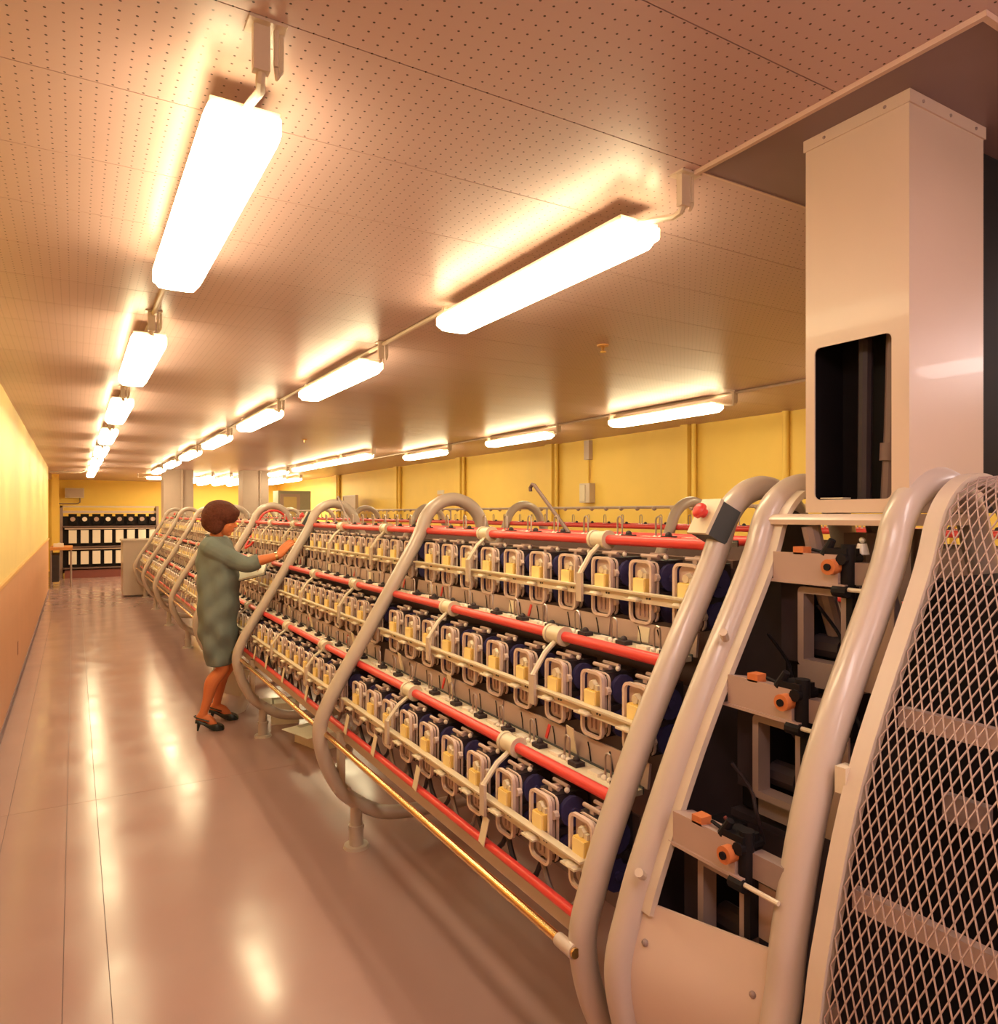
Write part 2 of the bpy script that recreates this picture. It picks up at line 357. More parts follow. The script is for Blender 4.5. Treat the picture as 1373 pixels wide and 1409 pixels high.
# ------------------------------------------------------------------ winding machine
XC = 1.685
HALF = [(1.685, 1.672), (1.60, 1.648), (1.535, 1.585), (1.478, 1.458), (1.269, 1.105), (1.095, 0.825), (1.025, 0.70), (0.987, 0.589),
        (1.005, 0.467), (1.055, 0.346), (1.13, 0.245), (1.30, 0.140), (1.52, 0.112)]
def profile(shift=0.0, n=6):
    h = [(x + shift * smoothstep((1.10 - z) / 0.5), z) for x, z in HALF]
    P = h + [(XC, 0.11)] + [(2 * XC - x, z) for x, z in reversed(h[1:])]
    return catmull(P, n, True)
def half_profile(shift=0.0, n=6):
    """front half only, from a little past the top down to the base"""
    h = [(x + shift * smoothstep((1.10 - z) / 0.5), z) for x, z in HALF]
    return catmull([(2 * XC - h[2][0], h[2][1]), (2 * XC - h[1][0], h[1][1])] + h, n, False)
def slope_x(z):
    for (xa, za), (xb, zb) in zip(HALF[:-1], HALF[1:]):
        if za >= z >= zb: return xa + (xb - xa) * (za - z) / (za - zb)
    return 1.0
def sweep(path, section, closed=False):
    """section: (offset along outward normal, y) points; path in XZ"""
    mb = MB(); N = len(path); K = len(section); vs = []
    for i in range(N):
        a = path[i - 1] if (closed or i) else path[i]; b = path[(i + 1) % N] if (closed or i < N - 1) else path[i]
        tx, tz = b[0] - a[0], b[1] - a[1]; l = math.hypot(tx, tz) or 1; nx, nz = tz / l, -tx / l
        vs += [(path[i][0] + nx * o, yy, path[i][1] + nz * o) for o, yy in section]
    fs = []
    for i in range(N if closed else N - 1):
        j = (i + 1) % N
        fs += [(i * K + k, i * K + (k + 1) % K, j * K + (k + 1) % K, j * K + k) for k in range(K)]
    if not closed: fs += [tuple(range(K - 1, -1, -1)), tuple(range((N - 1) * K, N * K))]
    return mb.add(vs, fs)
def circ(r, n=14): return [(r * math.cos(2 * PI * k / n), r * math.sin(2 * PI * k / n)) for k in range(n)]
TR = 0.034
HOOP = sweep(profile(), circ(TR), True).mesh('frame_hoop', 'tube', angle=80)
FOOT = MB().cyl((0, 0, 0), (0, 0, 0.014), 0.062, 0.058, 18).cyl((0, 0, 0.014), (0, 0, 0.10), 0.034, n=14).cyl((0, 0, 0.10), (0, 0, 0.24), 0.029, n=14).cyl((0, 0, 0.092), (0, 0, 0.108), 0.038, n=14).mesh('foot', 'tube')
HOOPY = [1.38, 3.32, 5.30, 7.27, 9.25, 11.22, 13.2, 15.18]
TIER = [(1.460, 1.350), (1.275, 1.0366), (1.095, 0.7225)]
RAIL = [(1.535, 1.511), (1.355, 1.204), (1.180, 0.876), (1.085, 0.592)]
UP = 0.19

# ---- spindle unit pieces, local origin on the front strip, facing -X
def mb_body():
    b = MB().box(0.035, 0.150, -0.036, 0.040, -0.078, 0.100)
    for z in (-0.05, 0.005, 0.035): b.box(0.045, 0.14, -0.046, -0.036, z - 0.008, z + 0.008)
    b.cyl((0.12, -0.036, 0.0), (0.12, -0.05, 0.0), 0.018, n=10)
    return b
def mb_frame():
    b = MB().ring_yz(-0.050, 0.050, -0.083, 0.109, 0.024, 0.0085, 0.008, 0.018)
    b.ring_yz(-0.048, 0.046, -0.079, 0.105, 0.022, 0.006, 0.036, 0.042)
    for z, r in ((0.058, 0.012), (-0.035, 0.011)): b.cyl((0.022, -0.048, z), (0.036, -0.048, z), r, n=8)
    return b
def mb_plate():
    b = MB().plate_yz(-0.041, 0.041, -0.074, 0.100, 0.018, 0.026, 0.034)
    for yy in (-0.02, 0.0, 0.02): b.box(0.020, 0.026, yy - 0.005, yy + 0.005, -0.062, -0.02)
    return b
def mb_label():
    b = MB().box(0.004, 0.026, -0.027, 0.024, 0.010, 0.054); b.m = 1; b.box(0.0, 0.004, -0.025, 0.022, 0.012, 0.052)
    return b
def mb_latch():
    b = MB().cyl((0.026, 0.004, 0.066), (0.012, 0.004, 0.066), 0.017, 0.013, 6)
    b.box(0.014, 0.026, -0.022, -0.008, 0.054, 0.068)
    return b
def mb_tray():
    return MB().box(-0.030, 0.008, -0.026, 0.034, -0.012, -0.007).cyl((-0.012, 0.0, -0.007), (-0.012, 0.0, -0.001), 0.022, 0.018, 12)
def mb_bobbin(): return MB().cyl((0, -0.050, 0), (0, 0.046, 0), 0.042, n=14).cyl((0, -0.058, 0), (0, -0.050, 0), 0.012, n=8)
def mb_cap():
    b = MB().box(0.040, 0.150, -0.036, 0.040, 0.101, 0.106); b.m = 1
    b.cyl((0.05, -0.035, 0.119), (0.05, 0.038, 0.119), 0.006, n=8).cyl((0.080, -0.040, 0.122), (0.080, 0.030, 0.122), 0.006, n=8)
    b.box(0.045, 0.085, -0.008, 0.008, 0.106, 0.119)
    return b
def mb_knob(): return MB().sphere((0.07, -0.046, 0.117), 0.008, nu=8, nv=6)
UM = dict(body=mb_body().mesh('spindle_unit', 'dark'), frame=mb_frame().mesh('front_frame', 'frameplastic'), plate=mb_plate().mesh('front_plate', 'plate'),
          label=mb_label().mesh('yellow_label', ['yellow', 'label_face']), latch=mb_latch().mesh('latch', 'cream'), tray=mb_tray().mesh('tray', 'cream'),
          bob=mb_bobbin().mesh('yarn_bobbin', 'blue'), cap=mb_cap().mesh('top_cap', ['dark', 'mauve']), knob=mb_knob().mesh('roller_knob', 'white'))
def bob_at(z): 
    b = mb_bobbin(); b.v = [(x + 0.090, y, zz + z) for x, y, zz in b.v]; return b
far_mb = MB()
for k, (fn, mi) in enumerate([(mb_body, 0), (mb_frame, 1), (mb_plate, 2), (mb_label, 3), (mb_latch, 4), (mb_tray, 4), (lambda: bob_at(0.055), 5), (lambda: bob_at(-0.040), 5), (mb_cap, 6), (mb_knob, 7)]):
    far_mb.merge(fn(), mi)
UFAR = far_mb.mesh('spindle_unit', ['dark', 'frameplastic', 'plate', 'label_face', 'cream', 'blue', 'mauve', 'white'])
def near_unit(parent, loc):
    u = link('spindle_unit', UM['body'], parent, loc)
    link('front_frame', UM['frame'], u); link('front_plate', UM['plate'], u); link('yellow_label', UM['label'], u)
    link('latch', UM['latch'], u); link('tray', UM['tray'], u)
    link('yarn_bobbin', UM['bob'], u, (0.090, 0, 0.055)); link('yarn_bobbin', UM['bob'], u, (0.090, 0, -0.040))
    link('top_cap', UM['cap'], u); link('roller_knob', UM['knob'], u)

def mb_guide(hh=0.072):
    b = MB(); r = 0.012
    pts = [(0, -r, 0), (0, -r, hh - r)] + [(0, -r * math.cos(a), hh - r + r * math.sin(a)) for a in (PI / 4, PI / 2, 3 * PI / 4)] + [(0, r, hh - r), (0, r, 0)]
    b.tube(pts, 0.0033, 6); b.m = 1
    b.sphere((-0.004, -0.012, 0.004), 0.009, nu=8, nv=6).sphere((-0.004, 0.012, 0.004), 0.009, nu=8, nv=6).box(-0.012, 0.012, 0.03, 0.075, 0.0, 0.009)
    b.m = 2; b.box(-0.02, 0.012, -0.07, -0.03, 0.0, 0.012).sphere((0.0, -0.045, 0.014), 0.011, nu=8, nv=6)
    return b
GUIDE = mb_guide().mesh('yarn_guide', ['wire', 'white', 'dark'])
CLAMP = MB().cyl((0, -0.032, 0), (0, 0.032, 0), 0.028, n=16).cyl((0, 0.03, 0), (0, 0.042, 0), 0.032, n=16).cyl((0, -0.042, 0), (0, -0.03, 0), 0.032, n=16).mesh('rail_clamp', 'cream')

def make_machine(y_from=0, first=True):
    if first:
        t = thing('winding_machine', 'long spindle winding machine with beige tube hoops and red rails beside the aisle', 'machine', (XC, 0, 0))
    else:
        t = thing('winding_machine', 'second hooped winding machine standing between the first one and the yellow wall', 'machine', (XC, 0, 0))
    def part(name, mb, m, **k): 
        o = mb.build(name, m, t, **k); o.location = Vector(o.location) + Vector((-XC, 0, 0)); return o
    def lk(name, me, loc, par=None): return link(name, me, par or t, (loc[0] - XC, loc[1], loc[2]))
    # hoops with feet
    for i, hy in enumerate(HOOPY):
        if first and i == 0: continue
        h = lk('frame_hoop', HOOP, (0, hy, 0))
        for fx in (1.165, 2 * XC - 1.165): link('foot', FOOT, h, (fx, 0, 0))
        if first and hy < 8: MB().box(1.075, 1.105, -0.02, 0.02, 0.30, 0.56).box(1.05, 1.13, -0.025, 0.025, 0.285, 0.30).build('bracket', 'beige', h)
    Y0, Y1 = 1.42, HOOPY[-1]
    # rails
    sides = (1, -1)
    def mx(x, s): return x if s == 1 else 2 * XC - x
    for s in sides:
        for k, (rx, rz) in enumerate(RAIL):
            part('red_rail', MB().cyl((mx(rx, s), Y0, rz), (mx(rx, s), Y1, rz), 0.0165 if k < 3 else 0.013, n=14), 'red')
    if first:
        gr = part('brass_rail', MB().cyl((1.012, 1.36, 0.567), (1.012, Y1, 0.567), 0.0125, n=14), 'brass')
        for hy in HOOPY: part('rail_socket', MB().cyl((1.012, hy - 0.012, 0.567), (1.012, hy + 0.05, 0.567), 0.0165, n=12).cyl((1.012, hy, 0.567), (0.99 if hy > 2 else 1.05, hy, 0.575), 0.018, n=10), 'tube')
    # ledges behind the rails, back panels, core
    for k, (rx, rz) in enumerate(RAIL[:3]):
        part('ledge', MB().box(rx + 0.022, rx + 0.092, Y0, Y1, rz - 0.008, rz + 0.006), 'cream')
        part('ledge_edge', MB().box(rx + 0.092, rx + 0.097, Y0, Y1, rz - 0.008, rz + 0.011), 'greybox')
    part('lower_strip', MB().box(1.098, 1.106, Y0, Y1, 0.525, 0.572), 'beige')
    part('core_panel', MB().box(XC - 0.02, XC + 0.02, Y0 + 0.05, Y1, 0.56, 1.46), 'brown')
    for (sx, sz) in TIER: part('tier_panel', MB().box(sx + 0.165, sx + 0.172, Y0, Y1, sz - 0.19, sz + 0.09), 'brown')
    return t, part, lk

mach, mpart, mlk = make_machine()
strip_cache = {}
PLATE = MB().box(-0.004, 0.004, -0.182, 0.182, -0.004, 0.062).mesh('cover_plate', 'mauve')
CARD = MB().box(-0.002, 0, -0.024, 0.024, 0, 0.045).mesh('note_card', 'paper')
TAGM = MB().box(-0.0015, 0.0015, -0.017, 0.017, -0.085, 0).mesh('paper_tag', 'paper')
RTAG = MB().box(-0.0015, 0.0015, -0.006, 0.006, -0.045, 0).mesh('red_tab', 'red')
LEADM = MB().tube([(-0.006, 0, 0.0), (-0.007, 0.010, 0.03), (-0.006, 0.022, 0.05)], 0.0018, 5).mesh('lead_wire', 'black')
rnd = random.Random(3)
for bi, (ya, yb) in enumerate(zip(HOOPY[:-1], HOOPY[1:])):
    near = bi < 3
    pit = (yb - ya - 0.07) / 10
    for ti, (sx, sz) in enumerate(TIER):
        # front strip with screw heads
        s = mpart('front_strip', MB().box(sx - 0.006, sx + 0.004, ya + 0.05, yb - 0.045, sz - 0.018, sz + 0.014).box(sx - 0.020, sx - 0.006, ya + 0.05, yb - 0.045, sz + 0.008, sz + 0.014), 'cream')
        if near:
            sc = MB()
            for i in range(10):
                yy = ya + 0.085 + pit * i
                for dy in (0.0, 0.012): sc.cyl((sx - 0.0085, yy - 0.06 + dy, sz - 0.002), (sx - 0.006, yy - 0.06 + dy, sz - 0.002), 0.0032, n=6)
            o = sc.build('screw_heads', 'greybox', s); o['kind'] = 'stuff'
        for i in range(10):
            yy = ya + 0.085 + pit * i
            loc = (sx, yy, sz)
            if near: near_unit(mach, (loc[0] - XC, loc[1], loc[2]))
            else: mlk('spindle_unit', UFAR, loc)
            rx, rz = RAIL[ti]
            g = mlk('yarn_guide', GUIDE, (rx + 0.055, yy + 0.05, rz + 0.006))
        rx, rz = RAIL[ti]
        for dy in (0.54, 1.32):
            cl = mlk('rail_clamp', CLAMP, (rx, ya + dy, rz))
            dx, dz = sx - 0.026 - rx, sz + 0.048 - rz
            MB().tube([(-0.016, -0.012, -0.016), (dx * 0.54, -0.012, dz * 0.42), (dx, -0.012, dz)], 0.0085, 6).build('arm', 'cream', cl)
            MB().box(dx - 0.004, dx + 0.006, -0.026, 0.002, sz - rz - 0.040, dz + 0.006).build('arm_plate', 'beige', cl)
        # cover plates below the units
        if ti < 2:
            rx2, rz2 = RAIL[ti + 1]
            for j in range(5):
                yy = ya + 0.225 + pit * 2 * j
                p = mlk('cover_plate', PLATE, (rx2 + 0.115, yy, rz2 + 0.004)); p.rotation_euler = (0, 0.12, 0)
                if near:
                    if ti == 0 and (j + bi) % 2 == 0: link('note_card', CARD, p, (-0.0045, 0.03, 0.006))
                    if (j + ti) % 2 == 0: link('red_tab', RTAG, p, (-0.006, -0.10, 0.05), (0.25, 0, 0))
                    for q in range(3): link('lead_wire', LEADM, p, (0, -0.14 + 0.09 * q + rnd.uniform(-0.02, 0.02), 0))
        if ti < 2:
            for dy in ((0.35, 1.15, 1.65) if ti == 1 else ()):
                o = mlk('paper_tag', TAGM, (RAIL[ti + 1][0] + 0.085, ya + dy, sz - 0.07)); o.rotation_euler = (0.12, -0.25, 0)
        else:
            for dy in (0.52, 1.02, 1.45, 1.8):
                o = mlk('paper_tag', TAGM, (1.078, ya + dy, sz - 0.045)); o.rotation_euler = (0.15, 0.14, 0)
        # sagging leads under the lowest tier
        if ti == 2 and near:
            for i in range(0, 10):
                yy = ya + 0.1 + pit * i; dpt = rnd.uniform(0.07, 0.11)
                pts = [(1.125, yy + 0.19 * u, sz - 0.085 - dpt * 4 * u * (1 - u) - 0.01 * i % 3 * 0.0) for u in (0, .15, .35, .5, .65, .85, 1)]
                mpart('lead_cable', MB().tube(pts, 0.008, 6), 'dark' if i % 3 else 'castiron')

# near-end hoops (the drive end)
def end_hoop(y, shift, name='frame_hoop'):
    return mpart(name, sweep(profile(shift), [(a, b + y) for a, b in circ(TR, 18)], True), 'tube', angle=80)
hA = end_hoop(1.38, 0.06); hA2 = end_hoop(1.245, 0.06); hB = end_hoop(0.90, 0.15)
for hy, sh, hh in ((1.38, 0.06, hA), (0.90, 0.15, hB)):
    for fx in (1.165 + sh, 2 * XC - 1.165 - sh): link('foot', FOOT, hh, (fx, hy, 0))
hp = half_profile(0.06)
edge = [p for i, p in enumerate(hp) if p[1] > 0.7 and i > 16]
mpart('edge_strip', sweep(edge, [(-0.012, 1.186), (0.004, 1.186), (0.004, 1.216), (-0.012, 1.216)]), 'beige')
for (xx, zz) in ((1.36, 1.30), (1.10, 0.80)): mpart('stud', MB().cyl((xx - 0.02, 1.205, zz), (xx - 0.045, 1.19, zz + 0.02), 0.010, n=8), 'beige')
# lower front sheet between the end hoops
P6, P15 = half_profile(0.06), half_profile(0.15)
vs, fs = [], []
rows = [(a, b) for a, b in zip(P6, P15) if a[1] <= 0.735]
for th in (0.0, 0.006):
    for a, b in rows: vs += [(a[0] + th, 1.225, a[1]), (b[0] + th, 0.92, b[1] + 0.02)]
n_ = len(rows)
for i in range(n_ - 1):
    a = 2 * i; fs += [(a, a + 1, a + 3, a + 2), (2 * n_ + a, 2 * n_ + a + 2, 2 * n_ + a + 3, 2 * n_ + a + 1), (a, a + 2, 2 * n_ + a + 2, 2 * n_ + a), (a + 1, 2 * n_ + a + 1, 2 * n_ + a + 3, a + 3)]
fs += [(0, 2 * n_, 2 * n_ + 1, 1)]
fp = mpart('front_sheet', MB().add(vs, fs), 'duct')
for yy, q in ((1.19, 0.05), (0.955, 0.06), (1.19, 0.3)):
    r0 = min(rows, key=lambda r: abs(r[0][1] - (0.72 - q)))
    MB().sphere((r0[0][0] * (1 - (1.225 - yy) / 0.305) + r0[1][0] * (1.225 - yy) / 0.305 - 0.002, yy, r0[0][1]), 0.008, nu=8, nv=6).build('screw', 'castiron', fp)
# drive brackets on three levels between the end hoops
for k in range(3):
    ox, oz = (0, -0.160, -0.335)[k], (0, -0.285, -0.570)[k]
    X, Z = 1.515 + ox, 1.484 + oz; low = 0.40 if k < 2 else 0.17
    br = mpart('drive_bracket', MB().prism([(X - 0.03, Z - 0.045), (X + 0.03, Z - 0.045), (X + 0.03, Z + 0.012), (X - 0.03, Z + 0.022)], 1.01, 1.185).box(X - 0.035, X + 0.035, 0.99, 1.195, Z - 0.052, Z - 0.045), 'mauve')
    MB().box(X - 0.03, X + 0.0, 1.10, 1.128, Z + 0.018, Z + 0.036).build('orange_block', 'orange', br)
    MB().tube([(X - 0.01, 1.09, Z + 0.03), (X - 0.01, 1.05, Z + 0.022), (X, 1.015, Z + 0.02)], 0.004, 6).build('lever', 'black', br)
    MB().cyl((X - 0.05, 1.022, Z - 0.006), (X - 0.015, 1.022, Z - 0.006), 0.018, n=16).build('roller', 'orange', br)
    MB().cyl((X - 0.055, 1.022, Z - 0.006), (X - 0.049, 1.022, Z - 0.006), 0.008, n=10).build('roller_pin', 'black', br)
    MB().cyl((X - 0.01, 0.998, Z - 0.075), (X - 0.01, 0.998, Z + 0.045), 0.016, n=12).cyl((X - 0.035, 1.0, Z + 0.012), (X + 0.03, 1.0, Z + 0.012), 0.013, n=10).box(X - 0.03, X + 0.02, 0.99, 1.045, Z + 0.022, Z + 0.036).cyl((X - 0.02, 1.05, Z + 0.02), (X - 0.02, 1.03, Z + 0.055), 0.012, 0.008, 10).cyl((X - 0.03, 0.985, Z - 0.06), (X - 0.03, 1.02, Z - 0.06), 0.013, n=10).build('clamp_block', 'black', br)
    MB().box(X - 0.015, X + 0.01, 0.985, 1.0, Z - low, Z - 0.05).build('post', 'black', br)
    MB().cyl((X - 0.03, 0.905, Z - 0.055), (X - 0.03, 1.0, Z - 0.055), 0.005, n=8).build('tie_rod', 'cream', br)
    MB().box(X - 0.01, X + 0.02, 0.91, 0.985, Z - 0.045, Z + 0.005).build('end_plate', 'castiron', br)
    MB().box(X + 0.01, X + 0.016, 0.905, 0.984, Z - min(0.285, low), Z - 0.06).build('side_panel', 'mauve', br)
    # casting with window
    cz = Z - 0.06
    MB().ring_yz(1.0, 1.13, cz - 0.19, cz, 0.012, 0.016, X - 0.01, X + 0.03).build('window_casting', 'castiron', br)
    MB().box(X + 0.02, X + 0.04, 1.13, 1.20, cz - 0.19, cz).build('casting_web', 'dark', br)  # web coloured dark to carry the gloom behind the tube
    MB().box(X - 0.01 + 0.02 * k, X + 0.045, 0.985, 1.13, cz - 0.235, cz - 0.19).build('cross_beam', 'castiron', br)
    MB().box(X + 0.05, X + 0.16, 1.14, 1.21, cz - 0.25, cz + 0.03).box(X + 0.10, X + 0.16, 1.02, 1.08, cz - 0.13, cz - 0.02).build('shade_box', 'black', br)  # black boxes added for the darkness inside the drive end
    MB().cyl((X + 0.07, 1.06, cz - 0.15), (X + 0.07, 1.13, cz - 0.15), 0.03, n=10).build('shaft', 'dark', br)
    MB().box(X + 0.02, X + 0.08, 1.05, 1.22, cz - 0.27, cz - 0.255).build('shelf', 'dark', br)
mpart('shade_core', MB().box(1.62, 1.84, 0.93, 1.10, 0.15, 1.30), 'dark')  # added box, coloured dark so the inside reads as shaded
mpart('inner_post', MB().box(1.70, 1.76, 1.08, 1.14, 0.15, 1.55), 'castiron')
mpart('inner_post', MB().cyl((1.86, 1.02, 0.12), (1.86, 1.02, 1.56), 0.035, n=12), 'castiron')
mpart('bottle_lamp', MB().cyl((1.56, 1.0, 1.505), (1.56, 1.0, 1.53), 0.016, 0.010, 12).sphere((1.56, 1.0, 1.538), 0.007), 'white')
mpart('top_beam', MB().prism([(1.512, 1.572), (1.87, 1.572), (1.87, 1.598), (1.53, 1.598), (1.518, 1.594), (1.510, 1.584)], 0.885, 1.25), 'duct')
ep = [(XC + (x - XC) * 0.90, 0.85 + (z - 0.85) * 0.93) for x, z in profile(0.06, 3)]
mpart('end_plate', MB().prism(ep, 1.305, 1.312), 'dark')  # dark sheet added to blacken the gap and hide the far rails
for sx_ in (1.54, 1.80): mpart('cross_tube', MB().tube([(sx_, 1.12, 1.57), (sx_ + 0.03, 1.10, 1.40), (sx_ + 0.06, 1.09, 1.30)], 0.022, 10), 'castiron')

for k in range(7):
    r3 = random.Random(40 + k); y_ = 1.20 - 0.035 * k; z_ = (1.30, 1.02, 0.92, 1.38, 1.12, 0.86, 1.22)[k]; x_ = slope_x(z_) + 0.10
    mpart('drive_cable', MB().tube(catmull([(x_, y_, z_), (x_ + 0.03, y_ - 0.03, z_ - 0.06), (x_ + 0.01, y_ - 0.06, z_ - 0.09), (x_ + 0.05, y_ - 0.05, z_ - 0.16 - r3.uniform(0, .05))], 4, False), 0.0045, 6), ('black', 'dark', 'darkred')[k % 3])
# mesh guard in front of the drive end
gp = half_profile(0.13)
gi = [p for i, p in enumerate(gp) if p[1] > 0.13]
def rect(y0, y1, a, b): return [(a, y0), (b, y0), (b, y1), (a, y1)]
GY0, GY1 = -0.30, 0.835
gd = mpart('guard_frame', sweep(gi, rect(0.803, 0.836, -0.012, 0.014)), 'beige')
sweep(gi, rect(GY0 - 0.033, GY0, -0.012, 0.014)).build('guard_end_bar', 'beige', gd)
def mesh_guard():
    # arc-length sample of the guard profile
    pts = gi; L = [0]
    for a, b in zip(pts[:-1], pts[1:]): L.append(L[-1] + math.hypot(b[0] - a[0], b[1] - a[1]))
    tot = L[-1]
    def at(t):
        t = max(0, min(tot - 1e-6, t)); i = 0
        lo, hi = 0, len(L) - 1
        while hi - lo > 1:
            m = (lo + hi) // 2
            if L[m] <= t: lo = m
            else: hi = m
        u = (t - L[lo]) / (L[lo + 1] - L[lo]); a, b = pts[lo], pts[lo + 1]
        tx, tz = b[0] - a[0], b[1] - a[1]; l = math.hypot(tx, tz)
        return a[0] + u * tx, a[1] + u * tz, tz / l, -tx / l
    q, hstep = 0.0088, 0.0225; mb = MB(); wv = 0.0011; dp = 0.0013
    ny = int((0.80 - GY0) / q); nt_ = int(tot / hstep)
    samp = [at(i * hstep) for i in range(nt_ + 1)]
    for j in range(ny):
        yc = GY0 + (j + 0.5) * q; vs = []; fs = []
        for i, (x, z, nx, nz) in enumerate(samp):
            yy = yc + (q / 2) * (1 if (i + j) % 2 else -1)
            for o, dy in ((dp, -wv), (dp, wv), (-dp, wv), (-dp, -wv)): vs.append((x + nx * (o + 0.006), yy + dy, z + nz * (o + 0.006)))
        for i in range(nt_): fs += [(i * 4 + k, i * 4 + (k + 1) % 4, i * 4 + 4 + (k + 1) % 4, i * 4 + 4 + k) for k in range(4)]
        mb.add(vs, fs)
    return mb
mg = mesh_guard().build('expanded_mesh', 'mauve', gd, smooth=False); mg['kind'] = 'stuff'
mg.location = (0, 0, 0)
def sweep_bar(z0, y0, y1, wd, th=0.02, inset=0.03):
    x = slope_x(z0) + 0.13 * smoothstep((1.10 - z0) / 0.5) + inset
    return MB().box(x, x + th, y0, y1, z0 - wd / 2, z0 + wd / 2)
for z0 in (1.21, 0.90, 0.50): mpart('guard_crossbar', sweep_bar(z0, -0.3, 0.80, 0.036), 'mauve')
mpart('diagonal_brace', MB().box(-0.02, 0.02, -0.03, 0.03, -0.75, 0.75, Matrix.Translation((1.43, 0.50, 0.85)) @ Matrix.Rotation(0.33, 4, 'Y') @ Matrix.Rotation(-0.04, 4, 'X')), 'mauve')
for yc, zc, r in ((0.66, 0.42, 0.13), (0.35, 0.62, 0.16)):
    wb = MB()
    K = 28
    wb.tube([(1.38, yc + r * math.cos(2 * PI * k / K), zc + r * math.sin(2 * PI * k / K)) for k in range(K)], 0.014, 8, closed=True)
    for k in range(5): wb.cyl((1.38, yc, zc), (1.38, yc + r * math.cos(2 * PI * k / 5 + .3), zc + r * math.sin(2 * PI * k / 5 + .3)), 0.010, n=6)
    wb.cyl((1.35, yc, zc), (1.42, yc, zc), 0.03, n=12); mpart('drive_wheel', wb, 'castiron')
mpart('shade_backing', MB().box(1.52, 1.85, -0.25, 0.855, 0.15, 1.46), 'black')  # black box added to stand in for the shade behind the mesh
mpart('gear_plate', MB().box(1.44, 1.46, 0.68, 0.76, 1.01, 1.06), 'castiron')
for zc, yy in ((1.10, 0.832), (0.62, 0.832)):
    x = slope_x(zc) + 0.13 * smoothstep((1.10 - zc) / 0.5)
    mpart('guard_clip', MB().box(x - 0.02, x + 0.012, yy, yy + 0.022, zc - 0.03, zc + 0.02), 'cream')
# stop button boxes on the hoops
def stop_box(loc, big=True):
    # cream face turned towards the aisle and up, dark body behind
    b = mpart('stop_button_box', MB().box(0.0, 0.062, -0.042, 0.042, -0.05, 0.05), 'greybox', loc=loc, rot=(0, 0.50, -0.22))
    MB().box(-0.010, 0.0, -0.044, 0.044, -0.052, 0.052).build('cover_face', 'cream', b)
    MB().cyl((-0.010, 0, 0.006), (-0.024, 0, 0.006), 0.013, n=12).cyl((-0.024, 0, 0.006), (-0.032, 0, 0.006), 0.022, n=16).sphere((-0.032, 0, 0.006), 0.012, 0.021, 0.021).build('red_button', 'red', b)
stop_box((1.478, 1.395, 1.588))
stop_box((1.485, 5.37, 1.565)); stop_box((1.485, 9.32, 1.565)); stop_box((1.485, 13.27, 1.565))
# slanting hooked rods behind the top rail
for y0 in (2.22, 4.75):
    pts = [(1.62, y0, 1.525), (1.62, y0 + 0.24, 1.715), (1.62, y0 + 0.255, 1.718), (1.62, y0 + 0.27, 1.705), (1.62, y0 + 0.268, 1.69)]
    mpart('hooked_rod', MB().tube(pts, 0.0075 if y0 < 4 else 0.006, 8), 'castiron' if y0 > 4 else 'brown')
# red hose wound round the inside of one hoop
arc = [(1.685 + 0.135 * math.cos(a), 7.22, 1.50 + 0.125 * math.sin(a)) for a in [PI * k / 12 for k in range(13)]]
mpart('red_hose', MB().tube(arc + [(1.49, 7.20, 1.40), (1.42, 7.16, 1.30), (1.40, 7.10, 1.27), (1.43, 7.02, 1.30), (1.50, 6.98, 1.40)], 0.011, 8), 'red')
mpart('tail_cabinet', MB().box(0.80, 1.72, 15.35, 16.15, 0.04, 1.06).box(0.78, 1.74, 15.33, 16.17, 1.06, 1.09), 'tube')

# second machine: hoops, rails and top guides that show above the first one
DX = 1.70
m2, p2, l2 = make_machine(first=False)
m2.location = (XC + DX, 0, 0)
for ya, yb in zip(HOOPY[:-1], HOOPY[1:]):
    pit = (yb - ya - 0.07) / 10
    for i in range(10): l2('yarn_guide', GUIDE, (RAIL[0][0] + 0.055, ya + 0.18 + pit * i, RAIL[0][1] + 0.006))
GB = p2('guide_bar', MB().cyl((2.06, 1.45, 1.645), (2.06, 15.1, 1.645), 0.011, n=8), 'pillar')
yy = 1.6
KN = MB().sphere((0, 0, 0), 0.019, 0.019, 0.019, 8, 6).mesh('bar_knob', 'pillar')
while yy < 12.5: l2('bar_knob', KN, (2.06, yy, 1.637)); yy += 0.19
for yy in HOOPY: p2('bar_post', MB().cyl((2.06, yy + 0.2, 1.35), (2.06, yy + 0.2, 1.645), 0.010, n=8), 'pillar')
end2 = [(a, b) for a, b in circ(TR)]

# ------------------------------------------------------------------ ventilation duct over the machine end
t = thing('ventilation_duct', 'square beige sheet-metal duct rising from the machine end to the ceiling', 'duct', (1.705, 1.02, 1.60))
def dpart(name, mb, m): 
    o = mb.build(name, m, t, (-1.705, -1.02, -1.60)); return o
DX0, DX1, DY0, DY1, DZ0, DZ1 = 1.553, 1.862, 0.888, 1.143, 1.601, H - 0.004
th = 0.004
dpart('front_sheet', MB().box(DX0, DX1, DY0, DY0 + th, DZ0, DZ1), 'duct')
dpart('rear_sheet', MB().box(DX0, DX1, DY1 - th, DY1, DZ0, DZ1), 'duct')
dpart('side_sheet', MB().box(DX1 - th, DX1, DY0 + th, DY1 - th, DZ0, DZ1), 'duct')
wy0, wy1, wz0, wz1 = 0.927, 1.119, 1.632, 2.0
side = MB().box(DX0, DX0 + th, DY0 + th, wy0, DZ0, DZ1).box(DX0, DX0 + th, wy1, DY1 - th, DZ0, DZ1).box(DX0, DX0 + th, wy0, wy1, wz1, DZ1).box(DX0, DX0 + th, wy0, wy1, DZ0, wz0)
r = 0.014
